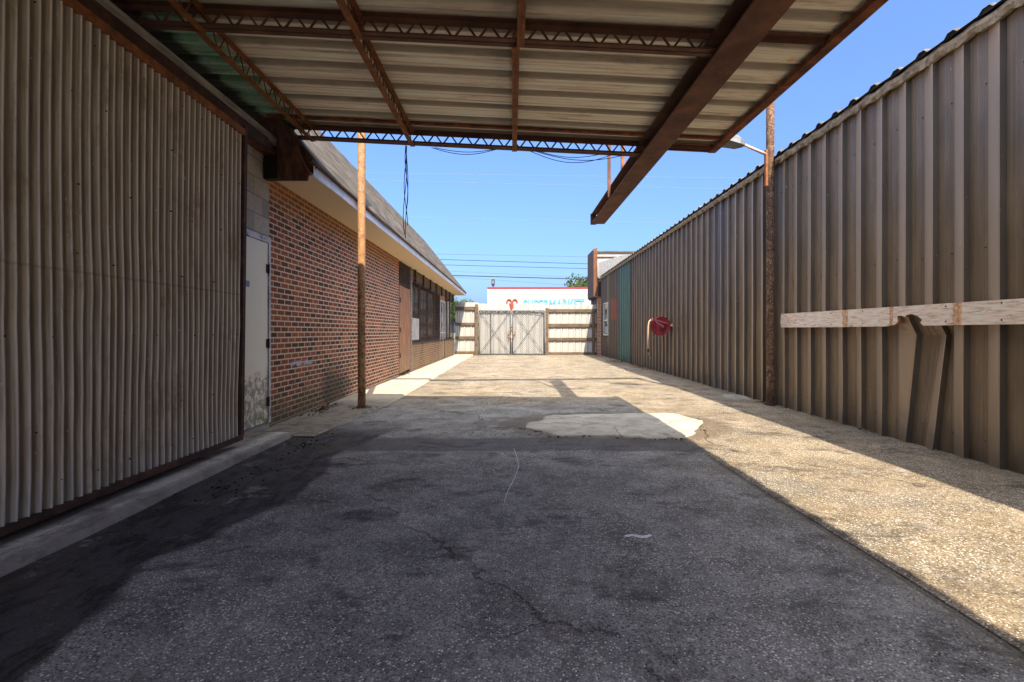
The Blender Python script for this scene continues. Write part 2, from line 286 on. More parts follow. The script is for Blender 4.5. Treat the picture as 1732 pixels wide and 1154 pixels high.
# concrete surfaces
def conc(name, c0, c1, dark=.4, patchy=1.5):
    g = G(name); p = g.pos(); o = g.sep(p); n = g.noise(p, patchy, 8, .65, .3)
    c = g.mix(g.step(n, .3, .7), c0, c1)
    d = g.step(g.noise(p, 3.3, 7, .7, .6), .52, .7); c = g.mix(g.m_('MULTIPLY', d, dark), c, (.06, .055, .045))
    v = g.voro(p, 110); ch = g.m_('MULTIPLY', g.step(v['Distance'], .42, .3), g.step(g.sep(v['Color'])[0], .7, .75))
    c = g.mix(g.m_('MULTIPLY', ch, .35), c, (.55, .52, .46))
    cr = g.voro(g.mix(.25, p, g.comb(g.noise(p, 2.5, 4), g.noise(g.vm(p, (1.1, .9, 1)), 2.7, 4), 0.0)), .55, 'DISTANCE_TO_EDGE')['Distance']
    f = g.noise(p, 45, 5, .7)
    return g, p, o, c, f
g, p, o, c, f = conc('sidewalk_concrete', (.40, .35, .27), (.50, .45, .36), .3)
jt = g.m_('FRACT', g.m_('DIVIDE', g.m_('ADD', o[1], .6), 1.5)); jm = g.step(g.m_('ABSOLUTE', g.m_('SUBTRACT', jt, .5)), .012, .004)
c = g.mix(g.m_('MULTIPLY', jm, .7), c, (.10, .08, .06))
nearm = g.step(o[1], 8.8, 7.8); c = g.mix(g.m_('MULTIPLY', nearm, .6), c, (.13, .125, .12))
mud = g.m_('MULTIPLY', nearm, g.step(g.noise(p, 6, 6, .7), .48, .6)); c = g.mix(g.m_('MULTIPLY', mud, .5), c, (.07, .065, .06))
M['sidewalk'] = g.done(c, .9, 0, g.bump(f, .5, .006), .2)
g, p, o, c, f = conc('slab_concrete', (.17, .165, .15), (.30, .29, .27), .75, 2.5)
st_ = g.step(g.noise(g.vm(p, (1, .35, 1)), 7, 8, .75), .47, .6); c = g.mix(g.m_('MULTIPLY', st_, .6), c, (.07, .06, .05))
c = g.mix(g.m_('MULTIPLY', g.step(g.m_('ADD', o[0], g.m_('MULTIPLY', f, .10)), -2.44, -2.38), .6), c, (.06, .055, .05)); c = g.mix(g.m_('MULTIPLY', g.step(g.m_('ADD', o[0], g.m_('MULTIPLY', f, .12)), -2.48, -2.58), .5), c, (.05, .04, .032))
M['slab'] = g.done(c, .9, 0, g.bump(f, .5, .006), .2)
g, p, o, c, f = conc('new_patch_concrete', (.33, .315, .285), (.52, .50, .455), .6, 3.0)
c = g.mix(g.m_('MULTIPLY', g.step(g.noise(p, 9, 8, .8), .56, .64), .6), c, (.12, .11, .095))
cr2 = g.voro(g.mix(.12, p, g.comb(g.noise(p, 6, 4), g.noise(g.vm(p, (1.2, .8, 1)), 5, 4), 0.0)), 1.1, 'DISTANCE_TO_EDGE')['Distance']; c = g.mix(g.m_('MULTIPLY', g.step(cr2, .012, .004), .5), c, (.10, .09, .08))
M['patch'] = g.done(c, .9, 0, g.bump(g.m_('ADD', f, g.noise(p, 6, 4)), .5, .012), .2)

# yard pavement
g = G('yard_asphalt'); p = g.pos(); o = g.sep(p); x, y = o[0], o[1]
big = g.noise(p, .55, 7, .62, .5); med = g.noise(p, 2.6, 8, .68, .4); fine = g.noise(p, 34, 4, .7)
c = g.mix(g.step(med, .3, .72), (.125, .124, .130), (.31, .305, .31))
lx = g.m_('MULTIPLY', g.step(x, 1.80, 1.86), 1.0)
far = g.step(g.m_('ADD', y, g.m_('MULTIPLY', g.m_('SUBTRACT', big, .5), 3.0)), 7.4, 9.0)
tan = g.mix(g.step(med, .3, .7), (.15, .118, .080), (.28, .225, .155))
tan = g.mix(g.m_('MULTIPLY', g.step(g.noise(p, 1.1, 7, .7, .6), .52, .68), .6), tan, (.145, .10, .06))
tan = g.mix(g.m_('MULTIPLY', g.step(g.noise(p, .8, 6, .7, .3), .5, .62), .55), tan, (.13, .125, .12))
c = g.mix(g.m_('MAXIMUM', lx, far), c, tan)
# smooth dark patching asphalt: along the left slab and one band across the yard
bnd = g.ramp(g.m_('DIVIDE', y, 6.0), [(0, .30), (.28, .38), (.352, .30), (.427, .18), (.477, .31), (.59, .49), (.70, .46), (.80, .34), (.9, .5), (1, .6)], 'EASE')
wv = g.m_('MULTIPLY', bnd, -1.0)
ew = g.m_('MULTIPLY', g.m_('ADD', g.m_('SUBTRACT', med, .5), g.m_('MULTIPLY', g.m_('SUBTRACT', g.noise(p, 18, 6, .75), .5), .8)), .10)
xb = g.m_('ADD', g.m_('ADD', x, wv), ew)
strip = g.m_('MULTIPLY', g.step(xb, -1.96, -2.03), g.step(y, 6.6, 5.6))
wy = g.m_('ADD', y, g.m_('ADD', g.m_('MULTIPLY', g.m_('SUBTRACT', g.noise(g.comb(x, 0.0, 0.0), .8, 2), .5), .5), g.m_('MULTIPLY', ew, .8)))
band = g.m_('MULTIPLY', g.m_('MULTIPLY', g.step(wy, 4.93, 5.0), g.step(wy, 5.62, 5.5)), g.step(g.m_('ADD', x, ew), 1.95, 1.75))
dark = g.m_('MAXIMUM', strip, g.m_('MULTIPLY', band, .8))
rubble = g.step(g.noise(g.vm(p, (1.6, .8, 1)), 4, 9, .78, .5), .49, .57)
dc = g.mix(g.m_('MULTIPLY', rubble, strip), g.mix(g.noise(p, 20, 6, .8), (.022, .021, .023), (.085, .08, .085)), (.010, .009, .010))
c = g.mix(g.m_('MULTIPLY', dark, .94), c, dc)
# exposed stone chips
v = g.voro(p, 92); cc = g.sep(v['Color'])
dens = g.m_('ADD', g.m_('SUBTRACT', .80, g.m_('MULTIPLY', g.step(g.noise(p, 1.6, 6, .7), .40, .62), .42)), g.m_('MULTIPLY', g.m_('MAXIMUM', lx, far), -.17))
chip = g.m_('MULTIPLY', g.step(v['Distance'], .44, .34), g.m_('GREATER_THAN', cc[0], dens))
chip = g.m_('MULTIPLY', chip, g.m_('SUBTRACT', 1.0, g.m_('MULTIPLY', dark, .95)))
c = g.mix(chip, c, g.mix(cc[1], (.35, .335, .31), (.82, .79, .74)))
v2 = g.voro(p, 190); cs = g.m_('MULTIPLY', g.step(v2['Distance'], .45, .3), g.m_('GREATER_THAN', g.sep(v2['Color'])[0], .66))
cs = g.m_('MULTIPLY', cs, g.m_('SUBTRACT', 1.0, g.m_('MULTIPLY', dark, .9))); c = g.mix(g.m_('MULTIPLY', cs, .6), c, (.40, .38, .35))
blk = g.m_('MULTIPLY', g.m_('LESS_THAN', cc[2], .26), g.step(v['Distance'], .5, .35)); c = g.mix(g.m_('MULTIPLY', blk, .75), c, (.03, .028, .026))
v3 = g.voro(p, 26); c3 = g.sep(v3['Color'])[1]; c = g.mix(g.m_('MULTIPLY', g.m_('MULTIPLY', g.step(v3['Distance'], .5, .3), g.m_('SUBTRACT', 1.0, dark)), .20), c, g.mix(c3, (.03, .03, .03), (.62, .60, .56)))
gr_ = g.noise(p, 105, 2, .8); c = g.mix(g.m_('MULTIPLY', g.m_('SUBTRACT', 1.0, dark), .55), c, g.ramp(gr_, [(.36, .10), (.64, .90)]), 'OVERLAY')
# oil stains and tyre dirt
oil = g.step(g.noise(g.vm(p, (1, 1.5, 1)), 1.7, 8, .74, .3), .52, .64); c = g.mix(g.m_('MULTIPLY', oil, .68), c, (.035, .03, .027))
dpit = g.step(g.noise(g.vm(p, (1, 1.3, 1)), 7, 8, .78), .58, .66); c = g.mix(g.m_('MULTIPLY', dpit, .55), c, (.035, .031, .029))
brn = g.step(g.noise(g.vm(p, (1, .8, 1)), .9, 7, .7), .5, .66); c = g.mix(g.m_('MULTIPLY', brn, .35), c, (.09, .065, .045))
lime = g.m_('MULTIPLY', g.step(g.noise(p, 2.3, 9, .8), .56, .68), g.step(y, 6, 4)); c = g.mix(g.m_('MULTIPLY', lime, .65), c, (.38, .37, .36))
# ring of damp dirt round the concrete patch
dx = g.m_('DIVIDE', g.m_('SUBTRACT', x, 1.25), 1.35); dy = g.m_('DIVIDE', g.m_('SUBTRACT', y, 6.35), 1.0)
ring = g.step(g.m_('ADD', g.m_('ADD', g.m_('MULTIPLY', dx, dx), g.m_('MULTIPLY', dy, dy)), g.m_('MULTIPLY', ew, 6)), 1.35, .9)
c = g.mix(g.m_('MULTIPLY', ring, .55), c, (.085, .06, .038))
# slab joint and cracks
jx = g.m_('ABSOLUTE', g.m_('SUBTRACT', g.m_('ADD', x, g.m_('MULTIPLY', g.m_('SUBTRACT', big, .5), .04)), 1.815))
jm = g.m_('MULTIPLY', g.step(jx, .022, .010), g.step(y, 5.2, 4.2)); c = g.mix(g.m_('MULTIPLY', jm, .6), c, (.09, .075, .055))
je = g.m_('MULTIPLY', g.step(g.m_('ABSOLUTE', g.m_('SUBTRACT', x, 1.76)), .05, .03), g.step(y, 5.2, 4.2)); c = g.mix(g.m_('MULTIPLY', je, .3), c, (.20, .17, .13))
wp = g.t.nodes.new('ShaderNodeVectorMath'); wp.operation = 'ADD'; g.put(wp.inputs[0], p); g.put(wp.inputs[1], g.comb(g.m_('MULTIPLY', med, .5), g.m_('MULTIPLY', g.noise(p, 3.1, 6, .65), .5), 0.0))
cr = g.voro(wp.outputs[0], .33, 'DISTANCE_TO_EDGE')['Distance']
crm = g.m_('MULTIPLY', g.step(cr, .0028, .001), g.step(big, .50, .56)); c = g.mix(g.m_('MULTIPLY', crm, .6), c, (.025, .02, .018))
edge = g.step(g.m_('ADD', x, ew), 3.75, 4.1); c = g.mix(g.m_('MULTIPLY', g.m_('MULTIPLY', edge, g.step(med, .4, .6)), .6), c, (.06, .05, .04))
h = g.m_('ADD', g.m_('MULTIPLY', fine, .6), g.m_('MULTIPLY', g.m_('ADD', chip, cs), .5))
nb = g.bump(h, .65, .008); nb = g.bump(g.m_('ADD', med, g.m_('MULTIPLY', strip, rubble)), .45, .03, nb)
nb = g.bump(g.m_('SUBTRACT', 1.0, g.m_('MAXIMUM', jm, crm)), .8, .02, nb)
M['yard'] = g.done(c, g.mix(dark, (.9, .9, .9), (.75, .75, .75)), 0, nb, .25)
M['road'] = mottled('street_asphalt', [(.3, (.05, .05, .05)), (.7, (.10, .095, .09))], .5)
M['grass_ground'] = mottled('far_ground', [(.3, (.06, .07, .03)), (.7, (.16, .14, .08))], .1)

# ------------------------------------------------------------------ mesh helpers
class MB:
    def __init__(s): s.v = []; s.f = []; s.mi = []; s.m = 0
    def quad(s, *pts):
        n = len(s.v); s.v += [tuple(q) for q in pts]; s.f.append(tuple(range(n, n+len(pts)))); s.mi.append(s.m); return s
    def box(s, x0, x1, y0, y1, z0, z1, bev=0):
        n = len(s.v)
        s.v += [(x0, y0, z0), (x1, y0, z0), (x1, y1, z0), (x0, y1, z0), (x0, y0, z1), (x1, y0, z1), (x1, y1, z1), (x0, y1, z1)]
        for q in ((0, 3, 2, 1), (4, 5, 6, 7), (0, 1, 5, 4), (1, 2, 6, 5), (2, 3, 7, 6), (3, 0, 4, 7)):
            s.f.append(tuple(n+i for i in q)); s.mi.append(s.m)
        return s
    def bar(s, a, b, w, h, up=(0, 0, 1)):     # box between two points
        a = Vector(a); b = Vector(b); d = (b-a).normalized(); up = Vector(up)
        if abs(d.dot(up)) > .98: up = Vector((0, 1, 0))
        r = d.cross(up).normalized()*w/2; u = r.cross(d).normalized()*h/2; n = len(s.v)
        for q in (a, b): s.v += [tuple(q-r-u), tuple(q+r-u), tuple(q+r+u), tuple(q-r+u)]
        for q in ((3, 2, 1, 0), (4, 5, 6, 7), (0, 1, 5, 4), (1, 2, 6, 5), (2, 3, 7, 6), (3, 0, 4, 7)):
            s.f.append(tuple(n+i for i in q)); s.mi.append(s.m)
        return s
    def tube(s, pts, r, seg=8, caps=True):
        pts = [Vector(q) for q in pts]; rs = r if isinstance(r, (list, tuple)) else [r]*len(pts)
        n0 = len(s.v); ref = None
        for i, q in enumerate(pts):
            d = (pts[min(i+1, len(pts)-1)]-pts[max(i-1, 0)]).normalized()
            if ref is None: ref = Vector((0, 0, 1)) if abs(d.z) < .9 else Vector((1, 0, 0))
            a = d.cross(ref).normalized(); b = a.cross(d).normalized(); ref = b
            for k in range(seg):
                t = 2*math.pi*k/seg; s.v.append(tuple(q+(a*math.cos(t)+b*math.sin(t))*rs[i]))
        for i in range(len(pts)-1):
            for k in range(seg):
                s.f.append((n0+i*seg+k, n0+i*seg+(k+1) % seg, n0+(i+1)*seg+(k+1) % seg, n0+(i+1)*seg+k)); s.mi.append(s.m)
        if caps:
            s.f.append(tuple(n0+k for k in reversed(range(seg)))); s.mi.append(s.m)
            s.f.append(tuple(n0+(len(pts)-1)*seg+k for k in range(seg))); s.mi.append(s.m)
        return s
    def prism(s, poly, axis, a, b):           # polygon extruded along axis 0/1/2 from a to b
        n = len(s.v); k = len(poly)
        def mk(q, t): l = list(q); l.insert(axis, t); return tuple(l)
        s.v += [mk(q, a) for q in poly]+[mk(q, b) for q in poly]
        s.f.append(tuple(range(n, n+k))); s.f.append(tuple(reversed(range(n+k, n+2*k)))); s.mi += [s.m, s.m]
        for i in range(k):
            j = (i+1) % k; s.f.append((n+j, n+i, n+k+i, n+k+j)); s.mi.append(s.m)
        return s
    def grid(s, fn, nu, nv):
        n = len(s.v)
        for j in range(nv):
            for i in range(nu): s.v.append(tuple(fn(i, j)))
        for j in range(nv-1):
            for i in range(nu-1):
                a = n+j*nu+i; s.f.append((a, a+1, a+nu+1, a+nu)); s.mi.append(s.m)
        return s
    def blob(s, c, r, n=1, jit=.3):           # small irregular stone
        seg, rings = 6, 4; n0 = len(s.v)
        for j in range(rings+1):
            for i in range(seg):
                ph = math.pi*j/rings; t = 2*math.pi*i/seg; k = 1+random.uniform(-jit, jit)
                s.v.append((c[0]+r[0]*k*math.sin(ph)*math.cos(t), c[1]+r[1]*k*math.sin(ph)*math.sin(t), c[2]+r[2]*k*math.cos(ph)))
        for j in range(rings):
            for i in range(seg):
                s.f.append((n0+j*seg+i, n0+(j+1)*seg+i, n0+(j+1)*seg+(i+1) % seg, n0+j*seg+(i+1) % seg)); s.mi.append(s.m)
        return s
    def build(s, name, mats, parent=None, smooth=False, bevel=0):
        me = bpy.data.meshes.new(name)
        off = Vector((0, 0, 0)); q = parent
        while q is not None: off += q.location; q = q.parent
        base = Vector((0, 0, 0))
        if parent is None:                    # a single-mesh thing: origin at its base
            xs = [v[0] for v in s.v]; ys = [v[1] for v in s.v]; zs = [v[2] for v in s.v]
            base = Vector(((min(xs)+max(xs))/2, (min(ys)+max(ys))/2, min(zs)))
        off = off+base
        me.from_pydata([tuple(Vector(v)-off) for v in s.v], [], s.f)
        for m in (mats if isinstance(mats, (list, tuple)) else [mats]): me.materials.append(m)
        me.polygons.foreach_set('material_index', s.mi)
        if smooth: me.polygons.foreach_set('use_smooth', [True]*len(s.f))
        me.update(); me.validate()
        o = bpy.data.objects.new(name, me); COL.objects.link(o); o.parent = parent; o.location = base
        if bevel:
            b = o.modifiers.new('bevel', 'BEVEL'); b.width = bevel; b.segments = 2; b.limit_method = 'ANGLE'
        return o
def tag(o, label, cat, group=None):
    o['label'] = label; o['category'] = cat
    if group: o['group'] = group
    return o
def thing(name, loc, label, cat, group=None):
    o = bpy.data.objects.new(name, None); COL.objects.link(o); o.location = loc; o.empty_display_size = .2
    return tag(o, label, cat, group)
def struct(o): o['kind'] = 'structure'; return o
def nz(x, y, z=0, s=1): return mnoise.noise(Vector((x*s, y*s, z*s)))

# ------------------------------------------------------------------ ground
m = MB(); m.quad((-400, -120, -.06), (400, -120, -.06), (400, 900, -.06), (-400, 900, -.06)); struct(m.build('ground', M['grass_ground']))
m = MB(); m.quad((-150, 26.4, -.03), (150, 26.4, -.03), (150, 58, -.03), (-150, 58, -.03)); struct(m.build('road', M['road']))
def gz(x, y):
    h = .010*nz(x, y, 0, .9)+.006*nz(x, y, 3, 2.3)
    if x > 1.8: h += .012
    if abs(x-1.815) < .02 and y < 5: h -= .012
    return h
xs = [-3.4+.1*i for i in range(0, 51)]+[1.70, 1.76, 1.79, 1.81, 1.83, 1.86, 1.92]+[2.0+.1*i for i in range(0, 32)]
ys = [-9+.6*i for i in range(0, 16)]+[.6+.08*i for i in range(0, 110)]+[9.4+.2*i for i in range(0, 90)]
xs = sorted(set(round(v, 3) for v in xs)); ys = sorted(set(round(v, 3) for v in ys if v < 26.8))
m = MB(); m.grid(lambda i, j: (xs[i], ys[j], gz(xs[i], ys[j])), len(xs), len(ys)); struct(m.build('yard_pavement', M['yard'], smooth=True))
# sidewalk along the brick building
def swx(y): return -1.93+.04*nz(0, y, 0, 1.2)+(.0 if y > 8.2 else -.22*(8.2-y)/2.4+.10*nz(5, y, 0, 2.2))
yy = [5.6+.15*i for i in range(0, 139)]
m = MB(); m.grid(lambda i, j: ((-3.2, swx(yy[j])-.03, swx(yy[j]))[i], yy[j], ((.045, .040+.004*nz(1, yy[j]), .005)[i]-.012)*min(1, max(0, (yy[j]-5.6)/.6))+.012), 3, len(yy)); struct(m.build('sidewalk', M['sidewalk'], smooth=False))
m = MB(); yy2 = [-6+.2*i for i in range(0, 59)]
m.grid(lambda i, j: ((-3.2, -2.445, -2.425+.008*nz(2, yy2[j], 0, 6), -2.40+.02*nz(0, yy2[j], 0, 5))[i], min(yy2[j], 5.62), (.06, .058, .05, -.01)[i]), 4, len(yy2))
m.quad((-3.2, 5.62, .06), (-2.445, 5.62, .058), (-2.40, 5.62, -.03), (-3.2, 5.62, -.03)); struct(m.build('concrete_curb_slab', M['slab']))
# white concrete repair patch
outl = [(891, 722), (890, 717), (893, 713.5), (906, 711), (918, 708.5), (919, 702.5), (933, 701), (950, 701), (975, 699.5), (1000, 698.5), (1030, 698.5), (1060, 697), (1090, 697.5), (1120, 697), (1140, 698), (1152, 700), (1166, 703), (1178, 706.5), (1189, 710), (1192, 713.5), (1189, 717), (1181, 720), (1181, 725), (1178, 730), (1168, 735), (1150, 739.5), (1130, 737.5), (1100, 739), (1080, 736), (1060, 736), (1035, 733), (1010, 734.5), (985, 733), (965, 735), (950, 736), (938, 735), (925, 730), (908, 726)]
pp = [gx(a, b, .03) for a, b in outl]; ccx = sum(q[0] for q in pp)/len(pp); ccy = sum(q[1] for q in pp)/len(pp)
dense = []
for i, q in enumerate(pp):
    r = pp[(i+1) % len(pp)]
    for t in (0, .125, .25, .375, .5, .625, .75, .875):
        a = (q[0]+(r[0]-q[0])*t, q[1]+(r[1]-q[1])*t); k = 1+.03*nz(a[0], a[1], 0, 4)+random.uniform(-.012, .012); dense.append((ccx+(a[0]-ccx)*k, ccy+(a[1]-ccy)*k))
nd = len(dense); rings = [(1.0, -.03), (.996, .012), (.95, .024), (.7, .030), (.35, .034)]
m = MB()
m.grid(lambda i, j: (ccx+(dense[i % nd][0]-ccx)*rings[j][0], ccy+(dense[i % nd][1]-ccy)*rings[j][0], rings[j][1]+(.006*nz(dense[i % nd][0]*rings[j][0], dense[i % nd][1]*rings[j][0], 0, 3) if j else 0)), nd+1, len(rings))
n0 = len(m.v); m.v.append((ccx, ccy, .04))
for i in range(nd): m.f.append((n0-(nd+1)+i, n0-(nd+1)+i+1, n0)); m.mi.append(0)
struct(m.build('concrete_patch', M['patch'], smooth=True))

# ------------------------------------------------------------------ left: block building with sliding door
XW = -2.84
blk = thing('block_building', (XW, 0, 0), 'grey concrete block building with a big corrugated sliding door under the carport', 'building')
MB().box(XW-3, XW, -7, 5.985, -.05, 3.385).build('wall', M['block'], blk)
ft = MB().box(XW, XW+.03, 5.07, 5.12, .1, 2.25).box(XW, XW+.03, 5.92, 5.975, .1, 2.25).box(XW, XW+.03, 5.12, 5.92, 2.18, 2.25).build('door_frame', M['silver_frame'], blk, bevel=.004)
door = MB().box(XW, XW+.018, 5.125, 5.915, .115, 2.175).build('door', M['cream_door'], blk, bevel=.003); door['label'] = 'cream steel door with mildew at its foot'
kb = MB(); kb.tube([(XW+.018, 5.27, 1.1), (XW+.05, 5.27, 1.1)], .014); kb.tube([(XW+.05, 5.27, 1.1), (XW+.075, 5.27, 1.1), (XW+.08, 5.27, 1.1)], [.028, .028, .015], 12); kb.box(XW+.0185, XW+.022, 5.24, 5.30, 1.03, 1.19)
kb.build('handle', M['dark_rust'], door, smooth=False)
for hz in (.35, 1.02, 1.88):
    MB().tube([(XW+.03, 5.916, hz-.055), (XW+.03, 5.916, hz+.055)], .011, 10).box(XW+.019, XW+.022, 5.87, 5.915, hz-.05, hz+.05).build('hinge', M['dark_rust'], door)
def plate_mat():
    g = G('blue_grey_label'); p = g.pos(); o = g.sep(p)
    n = g.noise(g.comb(0.0, g.m_('MULTIPLY', o[1], 60), g.m_('MULTIPLY', o[2], 25)), 1, 2)
    return g.done(g.mix(g.step(n, .5, .6), (.16, .19, .27), (.34, .36, .42)), .5)
M['plate'] = plate_mat()
MB().box(XW+.0185, XW+.021, 5.15, 5.50, 1.635, 1.70).build('nameplate', M['plate'], door)
# sliding corrugated door: two lapped sheets
XD = -2.60; Y1 = 4.89; LEAN = .07
def corr(y, z):
    a = .0115*math.sin(2*math.pi*y/.068)
    wob = .018*nz(y, z, 0, .8)+.010*nz(y, z, 4, 2.6)*max(0, 1-abs(z-1)/1.5)
    return XD+a+wob+(.006 if y < 3.29 else 0)
zs = [.16+(3.06-.16)*j/14 for j in range(15)]
m = MB(); RY = []
for (ya, yb) in ((-2.5, 3.33), (3.27, Y1)):
    RY += [ya+i*.0085 for j in range(15) for i in range(int((yb-ya)/.0085)+1)]
    n = int((yb-ya)/.0085)+1; m.grid(lambda i, j: (corr(ya+i*.0085, zs[j])-(0 if ya < 0 else .006), ya+i*.0085+LEAN*(zs[j]/3)*(ya > 0)*((i/n))**2+.006*nz(ya+i*.0085, zs[j], 9, 1.1), zs[j]), n, 15)
m.m = 1
for zz in (.3, .62, 1.12, 1.6, 2.05, 2.55, 2.93):
    yv = -2.2+random.random()*.1
    while yv < 4.85:
        c = (XD+.012, yv+random.uniform(-.02, .02), zz+random.uniform(-.02, .02))
        m.tube([c, (c[0]+.008, c[1], c[2])], random.choice((.003, .004, .0055)), 7)
        yv += random.choice((.272, .408, .612))
ridges = [math.sin(2*math.pi*w_/.068) for w_ in RY]
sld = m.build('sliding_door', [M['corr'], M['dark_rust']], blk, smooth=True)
ra = sld.data.attributes.new('ridge', 'FLOAT', 'POINT')
for i_, w_ in enumerate(ridges): ra.data[i_].value = w_
MB().box(XD-.035, XD+.02, -2.5, Y1+.03, .115, .165).build('bottom_rail', M['dark_rust'], sld, bevel=.004)
MB().box(XD-.02, XD+.024, -2.5, Y1+.06, 3.05, 3.115).build('top_rail', M['rust_orange'], sld, bevel=.004)
m = MB(); m.bar((XD, Y1+.015, .16), (XD, Y1+.015+LEAN, 3.15), .05, .04, (1, 0, 0)); m.build('edge_frame', M['dark_rust'], sld)
MB().box(XD-.10, XD-.03, -6, 5.6, 3.14, 3.22).box(XD-.09, XD-.06, -6, 5.6, 3.22, 3.27).build('door_track', M['dark_rust'], blk)
MB().box(XW+.002, XW+.10, -6, 5.95, 3.17, 3.285).box(XW+.10, XW+.14, -6, 5.95, 3.17, 3.185).build('header_channel', M['rust'], blk)
MB().box(XW+.002, XW+.13, -6, 5.90, 3.29, 3.385).build('header_board', M['grey_wood'], blk, bevel=.004)
MB().box(XW-.75, XW-.70, -6, 5.7, 3.387, 3.64).build('dark_backing', M['black'], blk)  # added black sheet closing the gap under the deck, in place of its darkness

# rusty end plate where the carport meets the brick building
pl = thing('end_plate', (-2.5, 5.83, 2.87), 'big dark rusty steel plate hanging at the corner over the brick eave', 'steel plate')
MB().prism([(-2.655, 2.872), (-2.325, 2.872), (-2.31, 2.95), (-2.44, 3.26), (-2.60, 3.42), (-2.655, 3.42)], 1, 5.80, 5.84).build('plate', M['plate_rust'], pl)
MB().bar((-2.30, 5.82, 2.93), (-2.62, 5.82, 3.46), .05, .03, (0, 1, 0)).build('flange', M['rust'], pl)
MB().box(XW+.004, -2.66, 5.84, 5.93, 2.90, 3.16).build('box_end', M['black'], pl)

# ------------------------------------------------------------------ brick building
YE = 25.3; ZS = 2.97; XE = -2.31; ZF = 3.10
bb = thing('brick_building', (XW, 6, 0), 'long red brick building with tan soffit and grey shingle roof on the left', 'building')
MB().box(XW-6, XW, 5.99, 12.85, -.05, ZS).box(XW-6, XW-.30, 12.85, YE, -.05, ZS).build('wall', M['brick'], bb)
kw = MB().box(XW-.30, XW+.01, 14.38, 21.0, -.05, .80).box(XW-.30, XW-.0, 21.75, 25.1, -.05, .80).build('knee_wall', M['brick_tan'], bb)
MB().box(XW-.30, XW+.035, 14.36, 21.02, .80, .85).box(XW-.3, XW+.03, 21.73, 25.12, .80, .85).build('sill', M['slat'], kw, bevel=.006)
MB().box(XW-.2, XE, 5.9, YE, ZS, ZS+.02).build('soffit', M['soffit'], bb)
# fascia, slightly wavy lower lip
fy = [5.9+.25*i for i in range(0, 79)]
m = MB(); m.grid(lambda i, j: ((XE, XE+.025, XE+.025, XE)[i]+.004*nz(0, fy[j], i, .8), min(fy[j], YE), (ZS-.015+.012*nz(0, fy[j], 0, 1.1), ZS-.015+.012*nz(0, fy[j], 0, 1.1), ZF-.005, ZF-.005)[i]), 4, len(fy)); m.box(XE-.02, XE+.02, YE, YE+.02, ZS-.02, ZF); m.build('fascia', M['fascia'], bb)
XR, ZR = -4.32, CAMZ+4.53
m = MB(); nx = 12; ry = [5.95+.3*i for i in range(0, 66)]
def rf(i, j):
    t = i/(nx-1); y = min(ry[j], YE+.06); sag = .03*nz(y, t*2, 0, .5)-.015*math.sin(t*math.pi)
    return (XE+.06+(XR-XE-.06)*t-sag*.7, y, ZF+(ZR-ZF)*t+sag*.7)
m.grid(rf, nx, len(ry))
m.grid(lambda i, j: tuple(Vector(rf(0, j))+Vector((0, 0, -.035*i))), 2, len(ry))
m.quad(rf(0, 65), rf(nx-1, 65), (XR, YE+.06, ZS), (XE, YE+.06, ZS)); m.quad((XR, 5.95, ZR), (XR, YE, ZR), (XR-3, YE, ZR+.2), (XR-3, 5.95, ZR+.2))
m.m = 1; m.quad(rf(0, 0), (XE, 5.95, ZS+.02), (XR, 5.95, ZS+.02), rf(nx-1, 0))
m.build('roof', [M['shingle'], M['plate_rust']], bb)
MB().box(XE+.02, XE+.065, 5.75, YE+.05, ZF-.03, ZF-.004).build('drip_edge', M['dark_rust'], bb)
# boarded doorway
MB().box(XW-.30, XW-.02, 12.85, 14.30, -.05, ZS-.01).build('doorway_back', M['black'], bb)
pw = MB(); pw.prism([(12.88, .10), (14.28, .14), (14.27, 2.32), (12.87, 2.34)], 0, XW-.015, XW+.012); pw = pw.build('door', M['ply'], bb); pw['label'] = 'weathered orange plywood sheet boarding a doorway'
for z in (.5, 1.15, 1.9): MB().box(XW+.0125, XW+.03, 12.89, 12.95, z, z+.12).build('hinge', M['dark_rust'], pw)
tg = MB(); tg.box(XW-.01, XW+.01, 12.87, 14.28, 2.37, 2.40)
for k in range(11): tg.box(XW-.01, XW+.006, 12.9, 14.25, 2.42+k*.045, 2.44+k*.045)
for k in range(9): tg.box(XW+.008, XW+.014, 12.9+k*.165, 12.92+k*.165, 2.40, 2.93)
tg.build('transom_grille', M['slat'], bb)
MB().box(XW-.06, XW+.04, 14.29, 14.37, .05, ZS-.01).build('post', M['grey_wood'], bb)
# louvred window bays
MB().box(XW-.28, XW-.005, 14.38, 25.1, 2.66, ZS-.004).build('header', M['fence_wood'], bb)
bays = [(14.40, 15.82), (15.90, 17.40), (17.48, 18.92), (19.00, 20.35), (22.0, 23.55), (23.65, 25.05)]
for bi, (a, b_) in enumerate(bays):
    w = MB().box(XW-.06, XW-.02, a, a+.05, .86, 2.66).box(XW-.06, XW-.02, b_-.05, b_, .86, 2.66).box(XW-.06, XW-.02, a+.05, b_-.05, 2.60, 2.66).box(XW-.06, XW-.02, a+.05, b_-.05, .86, .91).build('window', M['dark_rust'], bb)
    MB().box(XW-.20, XW-.18, a, b_, .86, 2.66).build('pane', M['glass'], w)
    m = MB(); z = 1.58 if bi == 0 else .93
    while z < 2.58:
        dzz = .004*random.uniform(-1, 1)
        m.bar((XW-.03, a+.05, z+dzz), (XW-.03, b_-.05, z), .035, .010, (.5, 0, 1)); z += .042
    m.build('louvre', M['slat'], w)
    if bi == 0: MB().box(XW-.05, XW-.022, a+.06, b_-.06, .92, 1.56).build('lower_board', M['window_board'], w)
for k, yv in enumerate((14.9, 16.3, 17.7, 19.1, 20.5, 21.9, 23.2, 24.4)):
    MB().box(XW-.004, XW+.05, yv, yv+.08, 2.60, ZS-.006).build('bracket', M['dark_rust'], bb)
